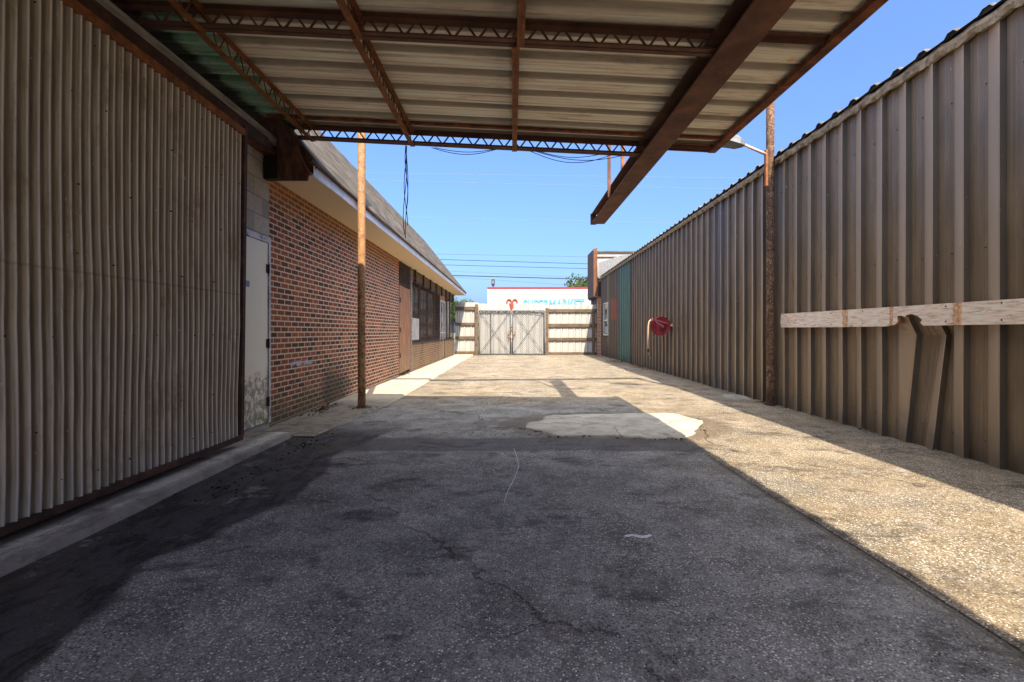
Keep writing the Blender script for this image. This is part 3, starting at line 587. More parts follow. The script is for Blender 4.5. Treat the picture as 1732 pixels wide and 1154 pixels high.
gd = MB().box(XW-.05, XW-.01, 20.42, 20.50, .1, 2.45).box(XW-.05, XW-.01, 21.25, 21.33, .1, 2.45).box(XW-.05, XW-.01, 21.85, 21.93, .1, 2.45).box(XW-.05, XW-.01, 20.5, 21.9, 2.38, 2.45).box(XW-.05, XW-.01, 20.5, 21.9, 1.1, 1.16).build('glass_door', M['frame_alu'], bb)
MB().box(XW-.10, XW-.07, 20.42, 21.93, .05, 2.45).build('pane', M['glass'], gd)
MB().box(XW-.2, XW-.03, 20.42, 21.93, 2.46, 2.66).build('transom', M['ply'], bb)

# ------------------------------------------------------------------ carport
def dh(x): return CAMZ+2.35-.05*x           # underside of the deck
cp = thing('carport', (0, 0, 0), 'rusty steel carport with a ribbed metal roof deck overhead', 'carport')
# ribbed deck (profile along y, extruded along x)
prof = []; PITCH = .345
k = math.floor((-2.8+20)/PITCH)
while True:
    b0 = k*PITCH-20; c0 = b0+PITCH*.5
    if c0 > 6.15: break
    w1, w2 = .062, .040
    for a, h_ in ((c0-.172, 0), (c0-.125, 0), (c0-.118, .006), (c0-.108, .006), (c0-.101, 0), (c0-w1, 0), (c0-w2, .045), (c0+w2, .045), (c0+w1, 0), (c0+.101, 0), (c0+.108, .006), (c0+.118, .006), (c0+.125, 0)):
        prof.append((a, h_))
    k += 1
prof.append((6.2, 0)); prof = [q for q in prof if q[0] <= 6.2]
xd = [-3.5, -2.4, -1.6, -.8, 0, .8, 1.6, 2.2, 2.44, 2.49]
m = MB()
for lay in (0, 1):
    m.grid(lambda i, j: (xd[j]+(.02*nz(prof[i][0], 0, 0, 3) if j == len(xd)-1 else 0), prof[i][0], dh(xd[j])+prof[i][1]+.003+.008*nz(xd[j], prof[i][0], 0, .7)+lay*.003-(.02*max(0, 1-prof[i][1]*30) if j == len(xd)-1 else 0)), len(prof), len(xd))
m.build('roof_deck', M['deck'], cp)
def joist_x(yc, xa, xb, xt, dep=.15):
    zb = lambda x: dh(x)-dep-.012
    m = MB()
    for s_ in (-1, 1):
        m.bar((xa, yc+s_*.030, zb(xa)+.003), (xb, yc+s_*.030, zb(xb)+.003), .046, .005)
        m.bar((xa, yc+s_*.0085, zb(xa)+.020), (xb, yc+s_*.0085, zb(xb)+.020), .005, .032)
        m.bar((xa, yc+s_*.034, zb(xa)+dep), (xt, yc+s_*.034, zb(xt)+dep), .054, .005)
        m.bar((xa, yc+s_*.0085, zb(xa)+dep-.020), (xt, yc+s_*.0085, zb(xt)+dep-.020), .005, .040)
    j = m.build('joist', M['red_oxide'], cp)
    w = MB(); x = xa+.03; p_ = .092; up = False; pts = []
    while x < xb-.02:
        z = zb(x)+(dep-.028 if up else .03)
        pts += [(x-.012, yc, z), (x+.012, yc, z)]; x += p_; up = not up
    w.tube(pts, .0095, 6); w.build('web', M['red_oxide'], j, smooth=True)
for yc in (-2.7, -.9, 1.5, 3.88): joist_x(yc, -3.05, 1.60, 2.42)
joist_x(6.12, -2.70, 1.60, 2.42)
# I-beam
m = MB(); Z0 = CAMZ+2.05; Z1 = dh(1.6)-.03
m.box(1.50, 1.755, -2.9, 9.72, Z0, Z0+.016).box(1.50, 1.755, -2.9, 9.72, Z1-.016, Z1).box(1.62, 1.634, -2.9, 9.72, Z0+.016, Z1-.016)
m.box(1.49, 1.60, 9.72, 9.735, Z0-.01, Z1+.01).build('beam', M['red_oxide'], cp, bevel=.003)
MB().box(2.38, 2.445, -2.8, 6.16, dh(2.42)-.075, dh(2.42)-.069).box(2.439, 2.445, -2.8, 6.16, dh(2.42)-.069, dh(2.42)-.006).box(2.36, 2.38, -2.8, 6.16, dh(2.42)-.075, dh(2.42)-.03).build('edge_angle', M['rust'], cp)
m = MB(); m.bar((-2.8, 5.84, dh(-2.8)-.022), (2.38, 5.84, dh(2.38)-.022), .045, .03); m.build('purlin', M['rust'], cp)
m = MB(); m.bar((1.68, 6.19, dh(1.68)-.03), (2.44, 6.19, dh(2.44)-.03), .03, .05); m.build('end_trim', M['red_oxide'], cp)
# lengthwise lattice braces between the joists
def brace(x, ya, yb, zb, dep, dy=0):
    m = MB()
    for z in (zb, zb+dep):
        m.bar((x-.014, ya, z), (x-.014, yb, z), .028, .004); m.bar((x+.0, ya, z+(.014 if z == zb else -.014)), (x, yb, z+(.014 if z == zb else -.014)), .004, .028)
        m.bar((x+.016, ya, z), (x+.016, yb, z), .024, .004)
    j = m.build('brace', M['rust_orange'], cp)
    w = MB(); y = ya+.05; up = False; pts = []
    while y < yb-.03: pts += [(x, y-.012, zb+(dep-.012 if up else .012)), (x, y+.012, zb+(dep-.012 if up else .012))]; y += .105; up = not up
    w.tube(pts, .006, 6); w.build('web', M['rust'], j)
for x, wv in ((-2.36, 1), (-1.17, 1), (.045, 1)):
    for ya, yb, o_ in ((-.9, 1.5, 0), (1.5, 3.88, .02), (3.88, 6.12, -.015)):
        brace(x+o_, ya, yb, dh(x)-.19, .16)

# ------------------------------------------------------------------ pipe poles, overhead beam, hangers
def pole(x, y, r, h, mat, label, name='pipe_pole', flip=False):
    t = thing(name, (x, y, 0), label, 'pole', 'pipe poles of the overhead frame')
    hs = [0, .3, .8, 1.4, 2.0, 2.6, 3.3, 4.2, h]
    MB().tube([(x+.006*nz(0, z, 3), y+.004*nz(z, 0, 5), z) for z in hs], r, 20).build('shaft', mat, t, smooth=True)
    MB().tube([(x, y, -.02), (x, y, .055), (x, y, .06)], [r*1.35, r*1.35, r*1.05], 14).build('base_collar', M['dark_rust'], t)
    return t
pole(-2.2, 7.49, .056, 5.3, M['pole_tan'], 'rusty pipe pole with peeling tan paint standing by the brick wall')
pole(4.02, 7.97, .060, 5.3, M['pole_dark'], 'mottled rusty pipe pole with a light bracket standing against the bronze metal wall')
ob = thing('overhead_beam', (.9, 7.75, 5.3), 'rusty pipe beam across the two pipe poles, its hangers holding the carport beam', 'beam')
MB().bar((-2.3, 7.48, 5.45), (4.15, 7.98, 5.45), .12, .30).build('beam', M['rust'], ob)
MB().box(1.455, 1.497, 7.76, 7.80, Z0-.0, 5.3).build('hanger', M['red_oxide'], ob)
MB().box(1.665, 1.715, 7.80, 7.84, Z1+.002, 5.3).build('hanger', M['rust'], ob)
# area light on the right pole
lt = thing('area_light', (3.95, 7.93, 3.4), 'grey floodlight on a pink rusty arm fixed to the right pipe pole', 'lamp')
MB().box(3.915, 3.955, 7.90, 7.955, 3.41, 3.97).build('bracket', M['rust_orange'], lt, bevel=.004)
MB().tube([(3.93, 7.92, 3.90), (3.70, 7.86, 3.965), (3.50, 7.80, 4.02)], .022, 12).build('arm', M['pink_hose'], lt, smooth=True)
hd = MB()
def ring_(x, zc, hw, hh, low): return [(x, 7.80-hw, zc-low), (x, 7.80+hw, zc-low), (x, 7.80+hw*.9, zc+hh*.4), (x, 7.80+hw*.45, zc+hh), (x, 7.80-hw*.45, zc+hh), (x, 7.80-hw*.9, zc+hh*.4)]
rr = [ring_(3.53, 4.02, .05, .04, .04), ring_(3.44, 4.05, .12, .07, .07), ring_(3.20, 4.11, .16, .10, .08), ring_(2.98, 4.15, .13, .08, .06), ring_(2.92, 4.15, .08, .04, .04)]
hd.grid(lambda i, j: rr[j][i % 6], 7, 5); hd.quad(*rr[0]); hd.quad(*reversed(rr[4])); hd.build('head', M['galv'], lt)

# ------------------------------------------------------------------ right: metal building
def XB(y): return 4.04+.0139*y
ZW = CAMZ+2.68; PW = .345
mb = thing('metal_building', (4.1, 8, 0), 'long bronze ribbed metal building along the right side of the yard', 'building')
def wall_prof(ya, yb):
    pts = []; k = math.floor(ya/PW)-1
    while k*PW < yb+PW:
        y0 = k*PW+.10                                   # near end of the valley is the foot of a rib's near slope
        e = .0006
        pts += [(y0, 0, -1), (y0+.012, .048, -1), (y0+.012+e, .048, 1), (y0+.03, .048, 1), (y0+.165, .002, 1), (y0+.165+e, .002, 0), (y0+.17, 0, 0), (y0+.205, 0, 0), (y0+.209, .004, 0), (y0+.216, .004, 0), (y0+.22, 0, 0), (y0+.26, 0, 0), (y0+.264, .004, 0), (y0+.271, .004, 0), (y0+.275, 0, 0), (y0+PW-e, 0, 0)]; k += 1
    return [q for q in pts if ya <= q[0] <= yb]
def dent(y, z):
    dy = dx = 0
    if 4.70 < y < 5.50 and z < 1.38:
        a = max(0, 1-(abs(y-5.10)/.34)**2); t = min(1, max(0, (1.36-z)/.24)); dn = min(1, max(0, z/1.12))
        dx = .075*a*t*dn; dy = -.11*a*t*dn
    if 6.0 < y < 6.35 and z < 1.1: dx += .01*max(0, 1-abs(y-6.15)/.15)*abs(math.sin(z*5))
    return dx, dy
zl = [-.02, .02, .12, .25, .4, .55, .7, .85, 1.0, 1.08, 1.12, 1.16, 1.24, 1.3, 1.38, 1.6, 2.2, 3.0, ZW+.01]
def panel(ya, yb, mat, name, parent, lab=None, top=None):
    pr = wall_prof(ya, yb); m = MB()
    def fn(i, j):
        y, d, _r = pr[i]; z = zl[j]; dx, dy = dent(y, z); w = .006*nz(y, z, 0, .9)+(.006*nz(y, z, 2, 4) if z < .3 else 0)
        return (XB(y)-d+dx+w, y+dy, z)
    m.grid(fn, len(pr), len(zl)); m.m = 1
    for k_ in range(int(ya/PW)+1, int(yb/PW)):
        if k_*PW > 2:
            for zz in (.22, 1.9, 3.3):
                yy_ = k_*PW+.10+.19+random.uniform(-.01, .01); zz += random.uniform(-.02, .02)
                m.tube([(XB(yy_)-.001, yy_, zz), (XB(yy_)-.009, yy_, zz)], .006, 6)
    o = m.build(name, [mat, M['dark_rust']], parent)
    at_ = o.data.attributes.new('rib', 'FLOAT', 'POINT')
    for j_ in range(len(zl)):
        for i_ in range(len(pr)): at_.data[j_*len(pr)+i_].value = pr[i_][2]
    if lab: o['label'] = lab
    return o
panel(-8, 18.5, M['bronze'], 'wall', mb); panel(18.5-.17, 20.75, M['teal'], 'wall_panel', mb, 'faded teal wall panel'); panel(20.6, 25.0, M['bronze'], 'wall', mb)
MB().prism([(XB(-8)+.15, -8), (XB(25)+.15, 25.0), (XB(25)+8, 25.0), (XB(-8)+8, -8)], 2, -.05, ZW-.08).build('inner_wall', M['black'], mb)
m = MB(); m.prism([(XB(-8)+.02, -8), (XB(25)+.02, 25), (XB(25)+.14, 25), (XB(-8)+.14, -8)], 2, -.04, .03); m.build('base_strip', M['black'], mb)
# closure strip
m = MB(); ycs = [-8+.03*i for i in range(0, 1104)]
def cs_(i, j):
    y = ycs[j]; a = i/6*2*math.pi; n_ = nz(y, 0, i, 9)*.026+nz(y, 0, 7, 1.7)*.016
    ph = (y % PW)/PW
    return (XB(y)-.050+.032*math.cos(a)-n_, y, ZW-.020-.022*math.sin(ph*math.pi)+.056*math.sin(a)-max(-.2, n_)*1.1)
m.grid(cs_, 7, len(ycs)); m.build('closure_strip', M['tan_foam'], mb, smooth=False)
# roof sheet with upstanding ribs
pr = []; k = math.floor(-8/PW)
while k*PW < 25.0:
    y0 = k*PW; pr += [(y0, 0), (y0+.12, 0), (y0+.16, .036), (y0+.22, .036), (y0+.26, 0)]; k += 1
xo = [-.10, -.085, .0, 4.0]
m = MB(); m.grid(lambda i, j: (XB(pr[i][0])+xo[j]+(.012*nz(pr[i][0], 0, 0, 5) if j < 2 else 0), pr[i][0], ZW+.05+pr[i][1]+xo[j]*.06-(.012 if j == 0 else 0)+.01*nz(pr[i][0], 0, 1, 2)), len(pr), 4)
m.m = 1; m.grid(lambda i, j: (XB(pr[i][0])-.08, pr[i][0], ZW+.03+(.012+pr[i][1])*j), len(pr), 2)
m.build('roof', [mottled('weathered_dark_roof', [(.3, (.06, .055, .05)), (.55, (.13, .11, .095)), (.8, (.5, .49, .47))], 9, rough=.6), M['black']], mb)
# small window near the far end
wy0, wy1 = 22.9, 24.0; xw_ = XB(23.4)-.03
wf = MB()
for a, b_, c_, d_ in ((wy0, wy0+.06, 1.02, 2.5), (wy1-.06, wy1, 1.02, 2.5), (wy0+.06, wy1-.06, 2.44, 2.5), (wy0+.06, wy1-.06, 1.0, 1.06), (wy0+.06, wy1-.06, 1.66, 1.72)): wf.box(xw_-.05, xw_, a, b_, c_, d_)
wf = wf.build('window', M['frame_alu'], mb)
MB().box(xw_-.015, xw_-.005, wy0+.06, wy1-.06, 1.06, 2.44).build('pane', M['glass'], wf)
MB().box(xw_-.03, xw_-.018, wy0+.1, wy1-.3, 1.10, 1.42).build('paper', M['plate'], wf)
rw = thing('rear_blocker', (5, -7, 0), 'plain brown block added unseen behind the viewer to darken the wall ribs', 'building')  # added out of view to keep low light off the ribs' near faces
MB().box(1.9, 9, -9, -6.2, -.05, 5.0).build('wall', M['canopy_brown'], rw)
# peeling plank on the wall
pk = thing('wooden_plank', (4.07, 5, 1.22), 'long peeling white wooden plank with a broken notch, nailed across the bronze wall', 'plank')
poly = [(1.6, 1.212), (5.02, 1.214), (5.055, 1.245), (5.03, 1.272), (5.09, 1.312), (5.17, 1.334), (5.25, 1.322), (5.24, 1.300), (5.31, 1.322), (5.36, 1.318), (5.355, 1.255), (5.40, 1.226), (5.56, 1.212), (6.3, 1.212), (7.74, 1.222), (7.76, 1.30), (7.74, 1.425), (5.5, 1.418), (1.6, 1.412)]
m = MB(); n0 = 0
def PX(y): return XB(y)-.04
for dpt in (0, -.04): m.v += [(PX(a)+dpt, a, b_) for a, b_ in poly]
K = len(poly); m.f.append(tuple(range(K))); m.mi.append(0); m.f.append(tuple(reversed(range(K, 2*K)))); m.mi.append(0)
for i in range(K):
    j = (i+1) % K; m.f.append((j, i, K+i, K+j)); m.mi.append(1 if 1 <= i <= 11 else 0)
m.build('board', [M['plank'], M['broken_wood']], pk)
for yv in (4.2, 4.75, 5.9, 6.5, 7.1, 7.6, 3.6):
    for zv in (1.25, 1.39): MB().tube([(PX(yv)-.041, yv, zv), (PX(yv)-.045, yv, zv)], .007, 8).build('nail', M['dark_rust'], pk)
# hose reel
hr = thing('hose_reel', (4.2, 13.5, 1.0), 'dark red wall mounted hose reel with pale hose hanging from it', 'hose reel')
hx, hy, hz_ = 3.92, 13.5, 1.31
m = MB(); cs2 = [(-.075, .245), (-.070, .250), (-.060, .235), (-.05, .20), (-.045, .10), (.045, .10), (.05, .20), (.060, .235), (.07, .25), (.075, .245)]
seg = 36
m.grid(lambda i, j: (hx+cs2[j][1]*math.cos(2*math.pi*i/seg), hy+cs2[j][0], hz_+cs2[j][1]*math.sin(2*math.pi*i/seg)), seg+1, len(cs2))
for yy_ in (-.075, .075):
    m.grid(lambda i, j: (hx+(.245, .16, .15, .06, .05, .001)[j]*math.cos(2*math.pi*i/seg), hy+yy_+(0, .02, .02, .0, -.02, -.02)[j]*(1 if yy_ < 0 else -1), hz_+(.245, .16, .15, .06, .05, .001)[j]*math.sin(2*math.pi*i/seg)), seg+1, 6)
m.build('drum', M['red_metal'], hr, smooth=True)
MB().bar((hx+.05, hy-.105, hz_-.05), (hx-.23, hy-.105, hz_+.18), .028, .012, (0, 1, 0)).bar((hx+.16, hy-.105, hz_+.06), (hx-.23, hy-.105, hz_+.185), .028, .012, (0, 1, 0)).tube([(hx+.02, hy-.06, hz_), (hx+.02, hy-.12, hz_)], .035, 12).box(hx-.26, hx-.22, hy-.12, hy+.02, hz_+.15, hz_+.21).build('guide_arm', mottled('faded_red_enamel', [(.3, (.26, .03, .05)), (.7, (.46, .16, .20))], 9), hr)
MB().box(hx+.24, XB(hy)-.03, hy-.04, hy+.04, hz_-.10, hz_+.10).build('wall_bracket', M['dark_rust'], hr)
MB().tube([(hx+.22, hy-.13, hz_+.02), (hx+.27, hy-.14, hz_-.0), (hx+.30, hy-.12, hz_-.04), (hx+.38, hy-.05, hz_-.03)], .022, 8).blob((hx+.26, hy-.14, hz_+.04), (.025, .02, .03)).build('valve', M['brass'], hr, smooth=True)
hp = [(hx-.25, hy-.03, hz_+.17), (hx-.31, hy-.03, hz_+.13), (hx-.335, hy-.03, hz_+.02), (hx-.34, hy-.02, hz_-.2), (hx-.335, hy, hz_-.45), (hx-.33, hy, hz_-.62)]
MB().tube(hp, .016, 10).build('hose', M['pink_hose'], hr, smooth=True)
MB().tube([(hx-.33, hy, hz_-.60), (hx-.33, hy, hz_-.68)], .028, 8).box(hx-.36, hx-.29, hy-.012, hy+.012, hz_-.66, hz_-.64).build('clamp', M['dark_rust'], hr)
MB().tube([(hx-.33, hy, hz_-.68), (hx-.29, hy-.01, hz_-.80), (hx-.26, hy-.01, hz_-.86)], [.018, .014, .012], 8).build('nozzle', M['galv'], hr)
MB().tube([(hx+.02, hy-.11, hz_-.02), (hx+.02, hy-.13, hz_-.30), (hx+.045, hy-.12, hz_-.40)], .009, 6).build('strap', M['wire'], hr)

# ------------------------------------------------------------------ storefront at the far right
sf = thing('storefront', (4.5, 26, 0), 'storefront end beyond the metal building with a brown fascia box and white parapet', 'building')
MB().box(4.22, 4.50, 25.05, 25.45, -.05, 2.84).build('brick_pier', M['brick'], sf)
MB().box(4.14, 4.60, 25.0, 27.6, 2.845, 2.90).box(4.24, 9, 25.46, 27.5, -.05, 2.84).build('wall', M['canopy_brown'], sf)
fb = MB(); fb.box(4.06, 4.24, 25.5, 27.5, 2.905, 5.28).build('fascia_box', M['canopy_brown'], sf)
fb = MB(); fb.prism([(4.055, 2.92), (4.20, 2.92), (4.26, 3.3), (4.245, 5.34), (4.055, 5.30)], 1, 25.46, 25.497).build('fascia_end', M['canopy_rust'], sf)
MB().box(4.262, 11, 25.9, 26.15, 2.9, 5.16).build('parapet', M['market_wall'], sf)
MB().box(4.262, 11, 25.84, 25.897, 4.93, 4.97).box(4.262, 11, 25.82, 26.2, 5.165, 5.24).build('coping', M['fence_wood'], sf)
MB().prism([(4.27, 3.80), (4.27, 4.58), (5.40, 4.95), (6.5, 5.0), (6.5, 3.80)], 1, 25.25, 25.29).build('flashing', M['galv'], sf)
MB().box(4.28, 4.55, 25.30, 25.40, 2.91, 3.79).build('void_panel', M['black'], sf)  # black panel standing in for the dark recess above the pier

# ------------------------------------------------------------------ fence and gate at the end
YF = 25.5
def rib_panel(m, xa, xb, zb, zt, y, cut=None):
    x = xa; pts = []
    while x < xb:
        pts += [(x, 0), (x+.10, 0), (x+.12, .025), (x+.17, .025), (x+.19, 0), (x+.195, -.03), (x+.215, -.03), (x+.22, 0)]; x += .32
    pts = [q for q in pts if q[0] <= xb]+[(xb, 0)]
    m.grid(lambda i, j: (pts[i][0], y-pts[i][1], (zb, zt+.012*nz(pts[i][0], 0, 0, 1.5))[j] if not cut or j == 0 else cut(pts[i][0], zt)), len(pts), 2)
def fpx(a): return (a-CX)*YF/F
def fpz(b): return CAMZ+(HY-b)*YF/F
def fence(xa, xb, posts, top, lab, rails):
    t = thing('fence', ((xa+xb)/2, YF, 0), lab, 'fence', 'fence sections beside the gate')
    m = MB(); rib_panel(m, xa, xb, .04, top, YF+.10); m.build('metal_panel', M['white_panel'], t)
    for a, b_ in rails: MB().box(xa, xb, YF+.01, YF+.055, a, b_).build('rail', M['fence_wood'], t, bevel=.006)
    for px_, w_, zt in posts: MB().box(px_-w_/2, px_+w_/2, YF-.11, YF+.007, -.03, zt).build('post', M['fence_wood'], t, bevel=.008)
fence(-2.83, fpx(809), [(fpx(806), .15, fpz(515))], fpz(511.5), 'white metal fence section with timber rails between the brick building and the gate', [(fpz(525), fpz(519)), (fpz(550.5), fpz(546)), (fpz(574), fpz(569)), (.0, fpz(594.5))])
fence(fpx(923), 4.22, [(fpx(925), .15, fpz(521.5)), (fpx(1003.5), .13, fpz(523))], fpz(515.3), 'white metal fence section with timber rails between the gate and the brown storefront', [(fpz(528.5), fpz(523)), (fpz(553.5), fpz(547.7)), (fpz(576.5), fpz(571.5)), (.0, fpz(596))])
gt = thing('chain_link_gate', (0, YF, 0), 'double chain link gate backed with white metal panels and chained shut', 'gate')
for side, (a, b_) in enumerate(((fpx(810.5), fpx(863.6)), (fpx(867), fpx(920.5)))):
    z0, z1 = .06, fpz(526); r = .028
    lf = MB(); lf.tube([(a, YF, z0), (a, YF, z1)], r, 10).tube([(b_, YF, z0), (b_, YF, z1)], r, 10).tube([(a, YF, z1), (b_, YF, z1)], r, 10).tube([(a, YF, z0), (b_, YF, z0)], r, 10)
    lf = lf.build('gate_leaf', M['grey_pipe'], gt, smooth=True)
    w = MB(); w.tube([(a, YF-.01, z0), (b_, YF-.01, z1)], .012, 6).tube([(b_, YF-.02, z0), (a, YF-.02, z1)], .012, 6)
    if side == 0: w.tube([(fpx(830), YF-.035, z0), (fpx(830), YF-.035, z1)], .022, 8)
    w.build('cross_brace', M['grey_pipe'], lf)
    w = MB(); pch = .11; W_, H_ = b_-a, z1-z0
    for sgn in (1, -1):
        c = -H_
        while c < W_+H_:
            # line x = c + sgn*z clipped to the leaf
            zs_ = sorted([max(0, min(H_, (0-c)*sgn)), max(0, min(H_, (W_-c)*sgn))])
            if zs_[1]-zs_[0] > .03: w.tube([(a+c+sgn*zs_[0], YF+.012+.003*sgn, z0+zs_[0]), (a+c+sgn*zs_[1], YF+.012+.003*sgn, z0+zs_[1])], .0045, 3, False)
            c += pch*1.0
    w.build('chain_link_mesh', M['grey_pipe'], lf)
    bp = MB(); A = a-.12 if side == 0 else a-.04; B = b_+.04 if side == 0 else b_+.05
    def cut(x, zt, s_=side):
        d = (fpx(864)-x) if s_ == 0 else (x-fpx(866)); return zt-max(0, .35-max(0, d)*1.6)+.012*nz(x, 0, 0, 2)
    rib_panel(bp, A, B, .05, fpz(513.5), YF+.09, cut); bp.build('backing_panel', M['white_panel'], lf)
    m = MB(); x = a
    pts = []
    while x <= b_: pts.append((x, YF-.03, z1+.0+.02*math.sin(x*31)-.03-(.10*((x-a)/(b_-a))**3 if side else 0))); x += .04
    m.tube(pts, .016, 6).build('tie_wire', M['wire'], lf)
ch = thing('chain', (0, YF-.05, .9), 'rusty chain looped round the middle of the gate', 'chain')
m = MB(); cxx = fpx(865.3)
for k in range(26):
    t = k/26*2*math.pi; c = Vector((cxx+.19*math.cos(t), YF-.05-.02*math.sin(2*t), 1.10+.10*math.sin(t))); d = Vector((-math.sin(t), 0, math.cos(t)*.5)).normalized()
    m.bar(c-d*.025, c+d*.025, .022, .022)
for q in ((-.14, .98), (.12, .96), (-.15, .90), (-.13, .82), (-.15, .74), (.0, 1.22), (.02, 1.3), (-.01, 1.4), (.02, 1.5)):
    m.blob((cxx+q[0], YF-.05, q[1]), (.022, .018, .04))
m.build('links', M['rust'], ch)
m = MB(); m.box(cxx-.05, cxx+.03, YF-.10, YF-.06, .86, .98); m.tube([(cxx-.035, YF-.08, .98), (cxx-.035, YF-.08, 1.04), (cxx-.01, YF-.08, 1.07), (cxx+.015, YF-.08, 1.04), (cxx+.015, YF-.08, .98)], .01, 6); m.build('padlock', M['brass'], ch, bevel=.004)

# ------------------------------------------------------------------ market across the street
YM = 60.0
def mp(a, b): q = P(a, b, YM); return q[0], q[2]
mk = thing('supermarket', (6, YM, 0), 'white supermarket building with red roof trim and teal lettering across the street', 'building')
x0, zt = mp(824.5, 488.5); x1 = 26
MB().box(x0, x1, YM, YM+25, -.1, zt).build('wall', M['market_wall'], mk)
MB().box(x0-.03, x1, YM-.05, YM+25, zt+.002, zt+.19).build('roof_trim', M['red_trim'], mk)
for a, b_, yy_ in ((833, 934, 497.4), (948, 1100, 498), (832, 936, 505.2), (945, 1100, 506)):
    xa, za = mp(a, yy_); xb, _ = mp(b_, yy_); MB().box(xa, xb, YM-.03, YM-.002, za-.03, za+.03).build('wall_strip', M['line_grey'], mk)
def letters(txt, xa, xb, ztop, y, mat, name, parent, extr, offs):
    cu = bpy.data.curves.new('t', 'FONT'); cu.body = txt; cu.size = 1; cu.extrude = extr; cu.offset = offs; cu.space_character = 1.0
    o = bpy.data.objects.new('t', cu); COL.objects.link(o); bpy.context.view_layer.update()
    me = bpy.data.meshes.new_from_object(o); bpy.data.objects.remove(o)
    vs = [v.co.copy() for v in me.vertices]; lx0 = min(v.x for v in vs); lx1 = max(v.x for v in vs); ty = max(v.y for v in vs); by = min(v.y for v in vs)
    sx = (xb-xa)/(lx1-lx0); sy = 1.15/(ty-by)
    off = parent.location
    for v, c in zip(me.vertices, vs): v.co = Vector((xa+(c.x-lx0)*sx, y-c.z, ztop+(c.y-ty)*sy))-off
    me.materials.clear(); me.materials.append(mat); r = bpy.data.objects.new(name, me); COL.objects.link(r); r.parent = parent; return r
xa, zl_ = mp(885, 506.8); xb, _ = mp(988, 508.5)
letters('SUPERMARKET', xa, xb, zl_, YM-.05, M['teal_sign'], 'sign_lettering', mk, .03, .028)
# red curled emblem beside the lettering
m = MB(); ex, ez = mp(866, 506.8)
def curl(sg):
    pts = []
    for k in range(15):
        t = k/14; a = math.pi*(-.15+1.15*t); pts.append((ex+sg*(.34+.26*math.cos(a)), YM-.07, ez-.32+.30*math.sin(a)))
    return pts+[(ex+sg*.06, YM-.07, ez-.62), (ex+sg*.02, YM-.07, ez-1.1), (ex, YM-.07, ez-1.6)]
for sg in (-1, 1): m.tube(curl(sg), [.085]*15+[.14, .16, .08], 8)
m.tube([(ex-.30, YM-.07, ez-.40), (ex-.22, YM-.07, ez-.8), (ex-.06, YM-.07, ez-1.3)], .05, 8); m.build('sign_emblem', M['red_sign'], mk)
# lot lamp beside the market
q = P(834, 487, 64); ll = thing('lot_lamp', (q[0], 64, 0), 'small dark lot lamp rising behind the supermarket roof', 'street lamp')
MB().tube([(q[0], 64, -.05), (q[0], 64, 6.9)], [.09, .05], 8).build('pole', M['grey_pipe'], ll)
MB().prism([(q[0]-.14, 6.9), (q[0]+.14, 6.9), (q[0]+.2, 7.1), (q[0]+.2, 7.75), (q[0]-.2, 7.75), (q[0]-.2, 7.1)], 1, 63.85, 64.15).build('head', M['wire'], ll)
MB().box(q[0]-.1, q[0]+.1, 63.84, 63.848, 7.2, 7.6).build('lens', M['galv'], ll)
# trees
def tree(cx, cy, h, w, label, seed):
    rnd = random.Random(seed); t = thing('tree', (cx, cy, 0), label, 'tree')
    m = MB(); m.tube([(cx, cy, -.1), (cx+.1, cy, h*.3), (cx, cy, h*.55), (cx+.1, cy, h*.85)], [w*.07, w*.055, w*.035, w*.01], 8)
    for k in range(9):
        a = rnd.uniform(0, 6.28); z = h*rnd.uniform(.35, .7); m.tube([(cx, cy, z), (cx+math.cos(a)*w*.3, cy+math.sin(a)*w*.3, z+h*.14), (cx+math.cos(a)*w*.42, cy+math.sin(a)*w*.42, z+h*.2)], [w*.02, w*.012, w*.005], 5)
    m.build('trunk', M['bark'], t)
    lobes = [(cx+rnd.uniform(-.33, .33)*w, cy+rnd.uniform(-.33, .33)*w, h*rnd.uniform(.5, .88), w*rnd.uniform(.13, .24)) for _ in range(22)]
    m = MB()
    for k in range(9000):
        l = rnd.choice(lobes); d = Vector((rnd.gauss(0, 1), rnd.gauss(0, 1), rnd.gauss(0, .8))).normalized()*l[3]*rnd.uniform(.55, 1.1)
        c = Vector((l[0], l[1], l[2]))+d; s_ = w*.016*rnd.uniform(.6, 1.5)
        a = Vector((rnd.uniform(-1, 1), rnd.uniform(-1, 1), rnd.uniform(-1, 1))).normalized(); b_ = a.cross(Vector((rnd.uniform(-1, 1), 1, rnd.uniform(-1, 1)))).normalized()
        m.quad(c-a*s_, c+b_*s_*.7, c+a*s_, c-b_*s_*.7)
    m.build('crown', M['leaf'], t)
tree(14.2, 95, 11.3, 11, 'green tree rising behind the supermarket roof beside the brown fascia box', 3)
tree(-4.9, 46, 4.35, 3.2, 'green tree behind the fence at the far end of the brick building', 5)
tree(-8.2, 47, 4.6, 4.5, 'tree behind the fence hidden mostly by the brick building', 9)

